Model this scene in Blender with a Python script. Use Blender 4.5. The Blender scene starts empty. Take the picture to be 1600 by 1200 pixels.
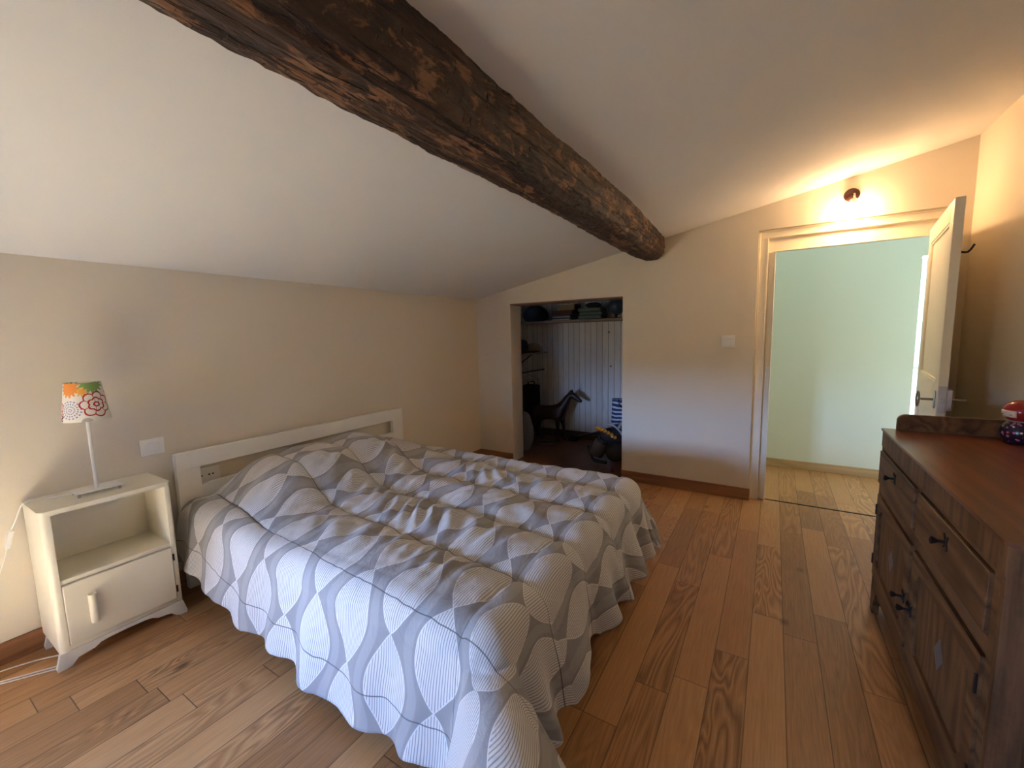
import bpy, bmesh, math, random
from mathutils import Vector, Matrix, noise
PI = math.pi
random.seed(7)
SC = bpy.context.scene
COL = SC.collection

# ------------------------------------------------------------------ camera
cd = bpy.data.cameras.new('camera'); cam = bpy.data.objects.new('camera', cd); COL.objects.link(cam)
cd.sensor_width = 36.0; cd.lens = 656.96 / 1600 * 36.0; cd.clip_start = 0.05; cd.clip_end = 100
_yaw, _pit, _rol = math.radians(-31.881), math.radians(-6.557), math.radians(-1.3)
F = Vector((math.sin(_yaw)*math.cos(_pit), math.cos(_yaw)*math.cos(_pit), math.sin(_pit)))
RT = Vector((math.cos(_yaw), -math.sin(_yaw), 0)); UP = RT.cross(F)
R2 = RT*math.cos(_rol) + UP*math.sin(_rol); U2 = -RT*math.sin(_rol) + UP*math.cos(_rol)
m = Matrix.Identity(4)
for i in range(3):
    m[i][0] = R2[i]; m[i][1] = U2[i]; m[i][2] = -F[i]
m[0][3], m[1][3], m[2][3] = 2.857, -3.875, 1.4
cam.matrix_world = m
SC.camera = cam
SC.view_settings.view_transform = 'Standard'; SC.view_settings.look = 'None'
SC.view_settings.gamma = 1.0; SC.view_settings.use_curve_mapping = False
SC.view_settings.exposure = 0.12
SC.cycles.max_bounces = 12; SC.cycles.diffuse_bounces = 8
SC.cycles.sample_clamp_indirect = 0.0

# ------------------------------------------------------------------ daylight
WIN = dict(x0=0.46, x1=1.16, z0=0.66, z1=1.27, y=-5.3)     # low window in the wall behind the camera
w = bpy.data.worlds.new('sky'); SC.world = w; w.use_nodes = True
nt = w.node_tree; nt.nodes.clear()
tc = nt.nodes.new('ShaderNodeTexCoord'); sp = nt.nodes.new('ShaderNodeSeparateXYZ')
rp = nt.nodes.new('ShaderNodeValToRGB'); bg = nt.nodes.new('ShaderNodeBackground'); ow = nt.nodes.new('ShaderNodeOutputWorld')
nt.links.new(tc.outputs['Generated'], sp.inputs[0]); nt.links.new(sp.outputs['Z'], rp.inputs[0])
nt.links.new(rp.outputs[0], bg.inputs[0]); nt.links.new(bg.outputs[0], ow.inputs[0])
cr = rp.color_ramp; cr.elements[0].position = 0.0; cr.elements[0].color = (0.16, 0.15, 0.12, 1)
cr.elements[1].position = 0.03; cr.elements[1].color = (0.34, 0.55, 1.0, 1)
e = cr.elements.new(0.5); e.color = (0.26, 0.46, 1.0, 1)
bg.inputs[1].default_value = 165.0
sd = bpy.data.lights.new('sun', 'SUN'); sun = bpy.data.objects.new('sun', sd); COL.objects.link(sun)
sd.energy = 118; sd.angle = math.radians(0.6); sd.color = (1.0, 0.94, 0.88)
_sv = Vector((-0.07, 1.0, -0.80)).normalized()
sun.rotation_euler = _sv.to_track_quat('-Z', 'Y').to_euler()
def area(name, loc, dirv, sx, sy, energy, color, portal=False):
    l = bpy.data.lights.new(name, 'AREA'); o = bpy.data.objects.new(name, l); COL.objects.link(o)
    l.shape = 'RECTANGLE'; l.size = sx; l.size_y = sy; l.energy = energy; l.color = color
    o.location = loc; o.rotation_euler = Vector(dirv).to_track_quat('-Z', 'Y').to_euler()
    if portal: l.cycles.is_portal = True
    return o
area('window_portal', ((WIN['x0']+WIN['x1'])/2, WIN['y']-0.12, (WIN['z0']+WIN['z1'])/2), (0, 1, 0), WIN['x1']-WIN['x0'], WIN['z1']-WIN['z0'], 1, (1, 1, 1), True)
# added fill lamps for the corridor, one at its right end, one under the ceiling
area('hall_fill', (4.95, 0.62, 1.2), (-1, 0.15, -0.1), 0.8, 1.4, 9.5, (0.90, .99, 1.0))
area('hall_fill', (3.4, 0.62, 2.55), (0, 0.0, -1), 2.0, 0.5, 3.0, (0.80, 1.0, .95))

# ------------------------------------------------------------------ node helpers
class NT:
    def __init__(s, name):
        s.mat = bpy.data.materials.new(name); s.mat.use_nodes = True
        s.t = s.mat.node_tree; s.b = s.t.nodes['Principled BSDF']
    def put(s, node, i, v):
        if v is None: return
        if hasattr(v, 'is_output') or isinstance(v, bpy.types.NodeSocket): s.t.links.new(v, node.inputs[i])
        else: node.inputs[i].default_value = v
    def M(s, op, a, b=None, c=None):
        n = s.t.nodes.new('ShaderNodeMath'); n.operation = op
        s.put(n, 0, a); s.put(n, 1, b); s.put(n, 2, c); return n.outputs[0]
    def sep(s, v):
        n = s.t.nodes.new('ShaderNodeSeparateXYZ'); s.put(n, 0, v); return n.outputs
    def comb(s, x, y, z=0.0):
        n = s.t.nodes.new('ShaderNodeCombineXYZ'); s.put(n, 0, x); s.put(n, 1, y); s.put(n, 2, z); return n.outputs[0]
    def pos(s):
        return s.t.nodes.new('ShaderNodeNewGeometry').outputs['Position']
    def obj(s):
        return s.t.nodes.new('ShaderNodeTexCoord').outputs['Object']
    def uv(s):
        return s.t.nodes.new('ShaderNodeTexCoord').outputs['UV']
    def scale(s, v, sc):
        n = s.t.nodes.new('ShaderNodeVectorMath'); n.operation = 'MULTIPLY'; s.put(n, 0, v); n.inputs[1].default_value = sc; return n.outputs[0]
    def vadd(s, a, b):
        n = s.t.nodes.new('ShaderNodeVectorMath'); n.operation = 'ADD'; s.put(n, 0, a); s.put(n, 1, b); return n.outputs[0]
    def noise(s, v, sc=5., det=3., rough=.5, dist=0.):
        n = s.t.nodes.new('ShaderNodeTexNoise'); s.put(n, 'Vector', v); n.inputs['Scale'].default_value = sc
        n.inputs['Detail'].default_value = det; n.inputs['Roughness'].default_value = rough; n.inputs['Distortion'].default_value = dist
        return n.outputs[0]
    def voro(s, v, sc=5.):
        n = s.t.nodes.new('ShaderNodeTexVoronoi'); s.put(n, 'Vector', v); n.inputs['Scale'].default_value = sc; return n.outputs[0]
    def white(s, v):
        n = s.t.nodes.new('ShaderNodeTexWhiteNoise'); n.noise_dimensions = '3D'; s.put(n, 'Vector', v); return n.outputs[0]
    def ramp(s, f, stops):
        n = s.t.nodes.new('ShaderNodeValToRGB'); s.put(n, 0, f); c = n.color_ramp
        while len(c.elements) < len(stops): c.elements.new(0.5)
        for e_, (p, col) in zip(c.elements, stops):
            e_.position = p; e_.color = (*col, 1) if len(col) == 3 else col
        return n.outputs[0]
    def mix(s, f, a, b, mode='MIX'):
        n = s.t.nodes.new('ShaderNodeMixRGB'); n.blend_type = mode
        s.put(n, 0, f); s.put(n, 1, (*a, 1) if isinstance(a, tuple) else a); s.put(n, 2, (*b, 1) if isinstance(b, tuple) else b)
        return n.outputs[0]
    def step(s, a, edge, soft=0.001):      # 1 where a < edge
        n = s.t.nodes.new('ShaderNodeMapRange'); s.put(n, 0, a)
        n.inputs[1].default_value = edge - soft; n.inputs[2].default_value = edge + soft
        n.inputs[3].default_value = 1; n.inputs[4].default_value = 0; return n.outputs[0]
    def bump(s, h, strength=.3, dist=.01, normal=None):
        n = s.t.nodes.new('ShaderNodeBump'); n.inputs['Strength'].default_value = strength; n.inputs['Distance'].default_value = dist
        s.put(n, 'Height', h)
        if normal is not None: s.put(n, 'Normal', normal)
        s.t.links.new(n.outputs[0], s.b.inputs['Normal']); return n.outputs[0]
    def out(s, color=None, rough=None, metal=None, spec=None):
        if color is not None:
            if isinstance(color, tuple): s.b.inputs['Base Color'].default_value = (*color, 1)
            else: s.t.links.new(color, s.b.inputs['Base Color'])
        if rough is not None: s.put(s.b, 'Roughness', rough)
        if metal is not None: s.put(s.b, 'Metallic', metal)
        if spec is not None: s.put(s.b, 'Specular IOR Level', spec)
        return s.mat

def plain(name, c, rough=.5, metal=0., var=.06, sc=12., bump=0.0, spec=None):
    n = NT(name); p = n.pos(); f = n.noise(p, sc, 3)
    a = tuple(max(0, x*(1-var)) for x in c); b = tuple(min(1, x*(1+var)) for x in c)
    if bump: n.bump(n.noise(p, sc*6, 4), bump, .004)
    return n.out(n.mix(f, a, b), rough, metal, spec)

def plaster(name, c, var=.03):
    n = NT(name); p = n.pos()
    f = n.noise(p, 1.1, 4, .6); col = n.mix(f, tuple(x*(1-var) for x in c), tuple(min(1, x*(1+var)) for x in c))
    h = n.noise(p, 70, 3); h2 = n.noise(p, 6, 3)
    n.bump(n.M('ADD', h, n.M('MULTIPLY', h2, 1.5)), .10, .004)
    return n.out(col, .85, 0, .2)

def wood(name, dark, light, axis='Y', scale=1.0, rough=.45, ring=9., bump=.15, wear=0., spec=.5):
    n = NT(name); p = n.pos()
    s_ = {'X': (1.2, 14, 14), 'Y': (14, 1.2, 14), 'Z': (14, 14, 1.2)}[axis]
    v = n.scale(p, tuple(k*scale for k in s_))
    g = n.noise(v, 1.0, 5, .6, .6); r = n.M('FRACT', n.M('MULTIPLY', n.noise(n.scale(v, (.35, .35, .35)), 1., 2), ring))
    r = n.M('MULTIPLY', n.M('ABSOLUTE', n.M('SUBTRACT', r, .5)), 2.)
    f = n.M('ADD', n.M('MULTIPLY', g, .65), n.M('MULTIPLY', r, .35))
    fine = n.noise(n.scale(v, (9, 9, 9)), 1., 2)
    f = n.M('ADD', f, n.M('MULTIPLY', n.M('SUBTRACT', fine, .5), .25))
    col = n.ramp(f, [(.25, dark), (.75, light)])
    if wear:
        q = n.noise(p, 7., 5, .7); col = n.mix(n.M('MULTIPLY', n.step(q, .42, .06), wear), col, tuple(x*.35 for x in dark))
    n.bump(f, bump, .003)
    return n.out(col, rough, 0, spec)

def plank_floor(name, width, phase, dark, mid, light, rough=.42):
    n = NT(name); x, y, z = n.sep(n.pos())
    c = n.M('DIVIDE', n.M('SUBTRACT', x, phase), width); ci = n.M('FLOOR', c); cf = n.M('FRACT', c)
    r1 = n.white(n.comb(ci, 3.3, 1.7))
    ly = n.M('ADD', n.M('DIVIDE', y, 1.9), n.M('MULTIPLY', r1, 7.3)); 
    li = n.M('FLOOR', ly); lf = n.M('FRACT', ly)
    # random mid cut in most planks
    r2 = n.white(n.comb(ci, li, 9.1)); cut = n.M('ADD', n.M('MULTIPLY', r2, .5), .25)
    side = n.M('GREATER_THAN', lf, cut)
    pid = n.comb(ci, n.M('ADD', li, n.M('MULTIPLY', side, .5)), 4.2)
    rnd = n.white(pid); rnd2 = n.white(n.vadd(pid, (7.7, 2.1, .3)))
    off = n.comb(n.M('MULTIPLY', rnd, 31.), n.M('MULTIPLY', rnd2, 47.), n.M('MULTIPLY', rnd, 13.))
    v = n.vadd(n.comb(n.M('MULTIPLY', x, 8.), n.M('MULTIPLY', y, 1.1), 0.), off)
    base = n.noise(v, .9, 2, .5, .5)
    rings = n.M('FRACT', n.M('MULTIPLY', base, 16.)); rings = n.M('MULTIPLY', n.M('ABSOLUTE', n.M('SUBTRACT', rings, .5)), 2.)
    gr = n.noise(n.vadd(n.comb(n.M('MULTIPLY', x, 160.), n.M('MULTIPLY', y, 6.), 0.), off), 1., 3, .6)
    rings = n.M('ADD', .5, n.M('MULTIPLY', n.M('SUBTRACT', rings, .5), n.M('POWER', rnd2, 2.)))
    f = n.M('ADD', n.M('ADD', n.M('MULTIPLY', rings, .34), n.M('MULTIPLY', gr, .44)), n.M('MULTIPLY', rnd, .27))
    col = n.ramp(f, [(.22, dark), (.52, mid), (.85, light)])
    kn = n.voro(n.vadd(n.comb(n.M('MULTIPLY', x, 3.2), n.M('MULTIPLY', y, 1.9), 0.), (2., 4., 0.)), 1.)
    col = n.mix(n.M('MULTIPLY', n.step(kn, .055, .03), .75), col, (.07, .03, .012))
    e1 = n.M('MULTIPLY', n.M('MINIMUM', cf, n.M('SUBTRACT', 1., cf)), width)
    e2 = n.M('MULTIPLY', n.M('MINIMUM', lf, n.M('SUBTRACT', 1., lf)), 1.9)
    e3 = n.M('MULTIPLY', n.M('ABSOLUTE', n.M('SUBTRACT', lf, cut)), 1.9)
    ed = n.M('MINIMUM', e1, n.M('MINIMUM', e2, e3))
    gap = n.step(ed, .0016, .0009)
    col = n.mix(n.M('MULTIPLY', gap, .75), col, (.05, .025, .012))
    n.bump(n.M('SUBTRACT', n.M('MULTIPLY', f, .25), n.M('MULTIPLY', gap, 1.)), .22, .003)
    return n.out(col, n.M('ADD', rough, n.M('MULTIPLY', n.M('SUBTRACT', gr, .5), .2)), 0, .35)

# ------------------------------------------------------------------ materials
M_wall = plaster('cream_plaster', (.72, .655, .545))
M_ceil = plaster('white_ceiling_plaster', (.735, .735, .735))
M_hallwall = plaster('pale_green_plaster', (.72, .76, .66))
M_floor = plank_floor('oak_planks', .1285, 2.951, (.19, .085, .030), (.40, .20, .078), (.60, .34, .15))
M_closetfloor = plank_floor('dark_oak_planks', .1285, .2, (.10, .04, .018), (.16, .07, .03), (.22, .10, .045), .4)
M_base = wood('baseboard_wood', (.20, .085, .035), (.34, .16, .07), 'Y', 1.0, .45)
M_baseX = wood('baseboard_wood_x', (.20, .085, .035), (.34, .16, .07), 'X', 1.0, .45)
M_baseH = wood('hall_baseboard_wood', (.42, .27, .13), (.56, .38, .2), 'X', 1.0, .45)
M_blocker = plain('blocker_dark_stone', (.16, .14, .11), .9)
M_white = plain('white_paint', (.85, .835, .79), .38, var=.03)
M_cream = plain('cream_gloss_paint', (.78, .74, .62), .32, var=.03, bump=.05)
M_door = plain('door_paint', (.80, .74, .60), .4, var=.04, bump=.05)
M_plastic = plain('white_plastic', (.82, .81, .78), .3, var=.01)
M_metal = plain('brushed_steel', (.45, .43, .40), .35, 1.0)
M_chrome = plain('tarnished_chrome', (.6, .57, .52), .25, 1.0)
M_black = plain('black_iron', (.018, .015, .013), .45, .4)
M_dark = plain('dark_shadow_gap', (.02, .015, .01), .8)
M_copper = plain('copper', (.07, .028, .02), .3, .6)
M_ss = wood('sideboard_wood', (.065, .028, .010), (.19, .090, .035), 'Y', 1.2, .5, wear=.3, spec=.25)
M_ssv = wood('sideboard_wood_upright', (.065, .028, .010), (.19, .090, .035), 'Z', 1.2, .5, wear=.3, spec=.25)
M_sst = wood('sideboard_top_wood', (.085, .018, .009), (.22, .062, .024), 'Y', 1.0, .28, wear=.0)
M_sheet = plain('white_bedding', (.72, .72, .72), .9, var=.04, bump=.2)
M_boards = None

def beam_material():
    n = NT('rough_old_beam'); p = n.pos()
    v = n.scale(p, (11, 1.3, 11)); g = n.noise(v, 1., 6, .65, 1.0)
    blotch = n.noise(n.scale(p, (2.6, 1.1, 2.6)), 4.5, 7, .72, .5)
    col = n.ramp(g, [(.3, (.016, .008, .004)), (.5, (.055, .026, .013)), (.75, (.12, .06, .03))])
    bl = n.step(blotch, .455, .03)
    light = n.ramp(n.noise(v, 2., 4), [(.3, (.20, .088, .034)), (.7, (.36, .17, .075))])
    col = n.mix(n.M('MULTIPLY', bl, .8), col, light)
    cr_ = n.noise(n.scale(p, (22, .9, 22)), 1., 4, .55, 1.0); crack = n.step(n.M('ABSOLUTE', n.M('SUBTRACT', cr_, .5)), .016, .010)
    tool = n.noise(n.scale(p, (16, 55, 16)), 1., 2, .5); tm = n.step(tool, .31, .03)
    col = n.mix(n.M('MAXIMUM', crack, n.M('MULTIPLY', tm, .6)), col, (.012, .006, .003))
    h = n.M('SUBTRACT', n.M('ADD', g, n.M('MULTIPLY', blotch, .5)), n.M('MULTIPLY', n.M('MAXIMUM', crack, tm), .7))
    n.bump(h, .9, .02)
    return n.out(col, .6)
M_beam = beam_material()

def board_material():
    n = NT('white_tongue_and_groove'); x, y, z = n.sep(n.pos())
    c = n.M('FRACT', n.M('DIVIDE', x, .078)); e_ = n.M('MINIMUM', c, n.M('SUBTRACT', 1., c))
    gap = n.step(e_, .045, .02)
    wid = n.white(n.comb(n.M('FLOOR', n.M('DIVIDE', x, .078)), 1., 1.))
    col = n.mix(wid, (.70, .68, .66), (.80, .78, .76)); col = n.mix(n.M('MULTIPLY', gap, .6), col, (.16, .14, .13))
    st = n.noise(n.scale(n.pos(), (14, 14, 2)), 1., 4); col = n.mix(n.M('MULTIPLY', n.step(st, .36, .05), .35), col, (.3, .27, .24))
    n.bump(n.M('MULTIPLY', gap, -1.), .5, .006)
    return n.out(col, .6)
M_boards = board_material()

def duvet_material():
    n = NT('printed_duvet_cotton'); uvx, uvy, _ = n.sep(n.uv())
    P, L = .205, .355
    wob = n.M('MULTIPLY', n.M('SUBTRACT', n.noise(n.comb(uvx, uvy, 0.), 2.2, 2), .5), .03)
    u = n.M('ADD', uvx, wob); v = uvy
    c = n.M('DIVIDE', n.M('SUBTRACT', 2.20, u), P)          # column 0 centred on the foot edge row
    ci = n.M('FLOOR', n.M('ADD', c, .5)); a = n.M('MULTIPLY', n.M('ABSOLUTE', n.M('SUBTRACT', c, ci)), P)
    par = n.M('ABSOLUTE', n.M('MODULO', ci, 2.)); isfirst = n.M('COMPARE', ci, 0., .1)
    ph = n.M('ADD', n.M('DIVIDE', n.M('ADD', v, 2.119+L/2), L), n.M('MULTIPLY', par, .5))
    s_ = n.M('ABSOLUTE', n.M('SINE', n.M('MULTIPLY', ph, PI)))
    wl = n.M('ADD', n.M('MULTIPLY', n.M('MULTIPLY', n.M('POWER', s_, .95), .088), n.M('SUBTRACT', 1., isfirst)), n.M('MULTIPLY', n.M('MULTIPLY', n.M('POWER', s_, .6), .105), isfirst))
    # circles on the first column
    vf = n.M('MULTIPLY', n.M('SUBTRACT', n.M('FRACT', ph), .5), L)
    rad = n.M('SQRT', n.M('ADD', n.M('MULTIPLY', a, a), n.M('MULTIPLY', n.M('MULTIPLY', vf, vf), .62)))
    d1 = n.M('SUBTRACT', a, wl); d2 = d1
    d = n.M('ADD', n.M('MULTIPLY', d1, n.M('SUBTRACT', 1., isfirst)), n.M('MULTIPLY', d2, isfirst))
    inside = n.step(d, 0., .0012)
    edge = n.step(n.M('ABSOLUTE', d), .0022, .0008)
    stw = n.M('ADD', u, n.M('MULTIPLY', n.M('SUBTRACT', n.noise(n.comb(n.M('MULTIPLY', uvx, 3.), uvy, 0.), 3., 2), .5), .02))
    st = n.M('ABSOLUTE', n.M('SUBTRACT', n.M('FRACT', n.M('DIVIDE', stw, .0092)), .5))
    stripe = n.step(st, .17, .05)
    cream = n.mix(n.M('MULTIPLY', stripe, .75), (.68, .66, .64), (.22, .205, .20))
    # tonal grey waves in the ground
    wv = n.M('SINE', n.M('MULTIPLY', n.M('ADD', ph, .25), PI*2))
    g2 = n.step(n.M('ADD', n.M('MULTIPLY', wv, .02), a), .082, .003)
    grey = n.mix(g2, (.36, .345, .34), (.30, .285, .28))
    col = n.mix(inside, grey, cream); col = n.mix(n.M('MULTIPLY', edge, .9), col, (.72, .70, .68))
    # seams, the shade of their creases put into the line colour
    sf = n.M('FRACT', n.M('DIVIDE', n.M('ADD', v, 2.89+3.45), .345)); se = n.M('MULTIPLY', n.M('MINIMUM', sf, n.M('SUBTRACT', 1., sf)), .345)
    sx = n.M('ABSOLUTE', n.M('SUBTRACT', uvx, 2.07))
    seam = n.step(n.M('MINIMUM', se, n.M('ADD', sx, .001)), .0022, .001)
    col = n.mix(n.M('MULTIPLY', seam, .85), col, (.09, .085, .09))
    cl = n.noise(n.comb(n.M('MULTIPLY', uvx, 26.), n.M('MULTIPLY', uvy, 13.), 0.), 1., 4, .6, .8)
    weave = n.noise(n.comb(uvx, uvy, 0.), 300., 2)
    n.bump(n.M('ADD', cl, n.M('MULTIPLY', weave, .08)), .35, .014)
    n.b.inputs['Sheen Weight'].default_value = .15
    return n.out(col, .75, 0, .25)
M_duvet = duvet_material()

def shade_material():
    n = NT('printed_lamp_shade'); u, v, _ = n.sep(n.uv())     # u metres round, v metres up
    base = (.80, .76, .68); col = n.mix(.5, base, base)
    def polar(cx, cy):
        dx = n.M('SUBTRACT', u, cx); dy = n.M('SUBTRACT', v, cy)
        return n.M('SQRT', n.M('ADD', n.M('MULTIPLY', dx, dx), n.M('MULTIPLY', dy, dy))), n.M('ARCTAN2', dy, dx)
    for (cx, cy, r0, c, k, amp) in [(-.045, .155, .040, (.85, .30, .06), 14, .007), (.045, .18, .052, (.25, .42, .12), 17, .008), (.005, .135, .018, (.85, .40, .05), 9, .006),
                                    (.16, .12, .045, (.85, .30, .06), 12, .008), (-.17, .12, .05, (.25, .42, .12), 15, .008)]:
        r, t = polar(cx, cy); e_ = n.M('ADD', r, n.M('MULTIPLY', n.M('SINE', n.M('MULTIPLY', t, k)), amp))
        col = n.mix(n.step(e_, r0, .0015), col, c)
    for (cx, cy) in [(-.040, .055), (.20, .05)]:
        r, t = polar(cx, cy)
        ring = n.M('LESS_THAN', n.M('ABSOLUTE', n.M('SUBTRACT', n.M('FRACT', n.M('DIVIDE', r, .011)), .5)), .27)
        dots = n.M('GREATER_THAN', n.M('SINE', n.M('MULTIPLY', t, 18)), -.15)
        f = n.M('MULTIPLY', n.M('MULTIPLY', ring, dots), n.step(r, .043, .001))
        col = n.mix(f, col, (.28, .30, .50))
    for (cx, cy) in [(.05, .075), (-.13, .05)]:
        r, t = polar(cx, cy)
        for (r0, amp, k) in [(.045, .012, 7), (.024, .006, 6), (.008, .002, 5)]:
            e_ = n.M('SUBTRACT', n.M('SUBTRACT', r, r0), n.M('MULTIPLY', n.M('ABSOLUTE', n.M('SINE', n.M('MULTIPLY', t, k/2))), amp))
            col = n.mix(n.step(n.M('ABSOLUTE', e_), .0032, .0008), col, (.50, .02, .03))
        spoke = n.M('MULTIPLY', n.M('LESS_THAN', n.M('ABSOLUTE', n.M('SINE', n.M('MULTIPLY', t, 3.5))), .12), n.M('MULTIPLY', n.M('GREATER_THAN', r, .012), n.step(r, .047, .001)))
        col = n.mix(spoke, col, (.50, .02, .03))
    r, t = polar(-.09, .02)
    e_ = n.M('SUBTRACT', r, n.M('ADD', .013, n.M('MULTIPLY', n.M('SINE', n.M('MULTIPLY', t, 5)), .004)))
    col = n.mix(n.step(n.M('ABSOLUTE', e_), .003, .0008), col, (.03, .03, .04))
    r, t = polar(.012, .0); col = n.mix(n.step(r, .017, .002), col, (.45, .42, .38))
    return n.out(col, .8)
M_shade = shade_material()

def stripe_material():
    n = NT('navy_white_stripes'); p = n.obj(); x, y, z = n.sep(p)
    s1 = n.M('FRACT', n.M('MULTIPLY', n.M('ADD', z, n.M('MULTIPLY', n.noise(p, 4., 2), .06)), 22.))
    return n.out(n.mix(n.M('GREATER_THAN', s1, .38), (.62, .64, .70), (.03, .045, .14)), .8)
M_stripe = stripe_material()
def flower_material():
    n = NT('purple_floral_print'); p = n.obj(); v = n.voro(p, 55.)
    c = n.mix(n.step(v, .30, .04), (.022, .010, .028), (.38, .10, .20))
    c = n.mix(n.step(n.voro(n.vadd(p, (.5, .3, .2)), 42.), .16, .03), c, (.62, .52, .55))
    return n.out(c, .25)
M_flower = flower_material()

# ------------------------------------------------------------------ geometry helpers
WPOS = {}
def link(o, parent=None, world=(0, 0, 0)):
    COL.objects.link(o); world = Vector(world)
    if parent is not None:
        o.parent = parent; o.location = world - WPOS[parent.name]
    else: o.location = world
    WPOS[o.name] = world
    return o
def thing(name, label, cat, loc, group=None):
    o = bpy.data.objects.new(name, None); o.empty_display_size = .1; link(o, None, loc)
    o['label'] = label; o['category'] = cat
    if group: o['group'] = group
    return o
def tag(o, label, cat, group=None):
    o['label'] = label; o['category'] = cat
    if group: o['group'] = group
    return o
def obj(name, bm, mat, parent=None, smooth=False, mods=(), kind=None, label=None, keep=False, angle=40):
    bmesh.ops.recalc_face_normals(bm, faces=bm.faces[:])
    xs = [v.co for v in bm.verts]
    if keep: c = Vector((0, 0, 0))
    else: c = Vector(((min(v.x for v in xs)+max(v.x for v in xs))/2, (min(v.y for v in xs)+max(v.y for v in xs))/2, min(v.z for v in xs)))
    bmesh.ops.translate(bm, verts=bm.verts[:], vec=-c)
    me = bpy.data.meshes.new(name); bm.to_mesh(me); bm.free()
    if smooth:
        me.polygons.foreach_set('use_smooth', [True]*len(me.polygons))
        if angle: me.set_sharp_from_angle(angle=math.radians(angle))
    if isinstance(mat, (list, tuple)):
        for q in mat: me.materials.append(q)
    else: me.materials.append(mat)
    o = bpy.data.objects.new(name, me); link(o, parent, c)
    for typ, kw in mods:
        md = o.modifiers.new(typ.lower(), typ)
        for k_, v_ in kw.items(): setattr(md, k_, v_)
    if kind: o['kind'] = kind
    if label: o['label'] = label
    return o
def box(bm, x0, x1, y0, y1, z0, z1, bev=0., mat=0, rot=None, seg=2):
    g = bmesh.ops.create_cube(bm, size=1.0); vs = g['verts']
    bmesh.ops.scale(bm, verts=vs, vec=(x1-x0, y1-y0, z1-z0)); bmesh.ops.translate(bm, verts=vs, vec=((x0+x1)/2, (y0+y1)/2, (z0+z1)/2))
    es = list({e_ for v in vs for e_ in v.link_edges}); fs = list({f for v in vs for f in v.link_faces})
    for f in fs: f.material_index = mat
    if bev:
        r = bmesh.ops.bevel(bm, geom=es, offset=bev, segments=seg, affect='EDGES', profile=.5)
        vs = list({v for f in r['faces'] for v in f.verts} | {v for v in vs if v.is_valid})
    if rot is not None: bmesh.ops.transform(bm, matrix=rot, verts=vs)
    return vs
def B(*a, **k):
    bm = bmesh.new(); box(bm, *a, **k); return bm
def prism(bm, pts, axis, a, b, mat=0):
    """extrude a closed 2D outline; axis 'Y': pts=(x,z); 'X': pts=(y,z); 'Z': pts=(x,y)"""
    def P(p, t):
        return {'Y': (p[0], t, p[1]), 'X': (t, p[0], p[1]), 'Z': (p[0], p[1], t)}[axis]
    v0 = [bm.verts.new(P(p, a)) for p in pts]; v1 = [bm.verts.new(P(p, b)) for p in pts]
    n_ = len(pts); f = [bm.faces.new(v0), bm.faces.new(v1[::-1])]
    for i in range(n_): f.append(bm.faces.new((v0[i], v0[(i+1) % n_], v1[(i+1) % n_], v1[i])))
    for q in f: q.material_index = mat
    return v0+v1
def lathe(bm, prof, c=(0, 0, 0), n_=32, axis='Z', cap=True):
    """prof: (r, h) list"""
    rings = []
    for r, h in prof:
        ring = []
        for i in range(n_):
            t = 2*PI*i/n_; x, y = r*math.cos(t), r*math.sin(t)
            co = {'Z': (x, y, h), 'X': (h, x, y), 'Y': (x, h, y)}[axis]
            ring.append(bm.verts.new(Vector(co)+Vector(c)))
        rings.append(ring)
    for a, b in zip(rings, rings[1:]):
        for i in range(n_): bm.faces.new((a[i], a[(i+1) % n_], b[(i+1) % n_], b[i]))
    if cap: bm.faces.new(rings[0][::-1]); bm.faces.new(rings[-1])
    return [v for r in rings for v in r]
def smooth_path(pts, k=6):
    pts = [Vector(p) for p in pts]; out = []
    for i in range(len(pts)-1):
        p0, p1, p2, p3 = pts[max(i-1, 0)], pts[i], pts[i+1], pts[min(i+2, len(pts)-1)]
        for j in range(k):
            t = j/k; out.append(.5*((2*p1)+(-p0+p2)*t+(2*p0-5*p1+4*p2-p3)*t*t+(-p0+3*p1-3*p2+p3)*t**3))
    out.append(pts[-1]); return out
def tube(bm, pts, r, n_=10, smooth=0, rf=None):
    if smooth: pts = smooth_path(pts, smooth)
    pts = [Vector(p) for p in pts]; prev = None; rings = []
    for i, p in enumerate(pts):
        d = (pts[min(i+1, len(pts)-1)]-pts[max(i-1, 0)]).normalized()
        if prev is None: nrm = d.orthogonal().normalized()
        else: nrm = (prev-d*prev.dot(d)).normalized()
        prev = nrm; bi = d.cross(nrm); rr = rf(i/(len(pts)-1)) if rf else r
        rings.append([bm.verts.new(p+rr*(math.cos(2*PI*k/n_)*nrm+math.sin(2*PI*k/n_)*bi)) for k in range(n_)])
    for a, b in zip(rings, rings[1:]):
        for i in range(n_): bm.faces.new((a[i], a[(i+1) % n_], b[(i+1) % n_], b[i]))
    bm.faces.new(rings[0][::-1]); bm.faces.new(rings[-1])
def ball(bm, c, r, sx=1, sy=1, sz=1, n_=24):
    g = bmesh.ops.create_uvsphere(bm, u_segments=n_, v_segments=n_//2, radius=r)
    bmesh.ops.scale(bm, verts=g['verts'], vec=(sx, sy, sz)); bmesh.ops.translate(bm, verts=g['verts'], vec=c); return g['verts']
def struct(name, bm, mat, **k): return obj(name, bm, mat, kind='structure', keep=True, **k)

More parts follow.
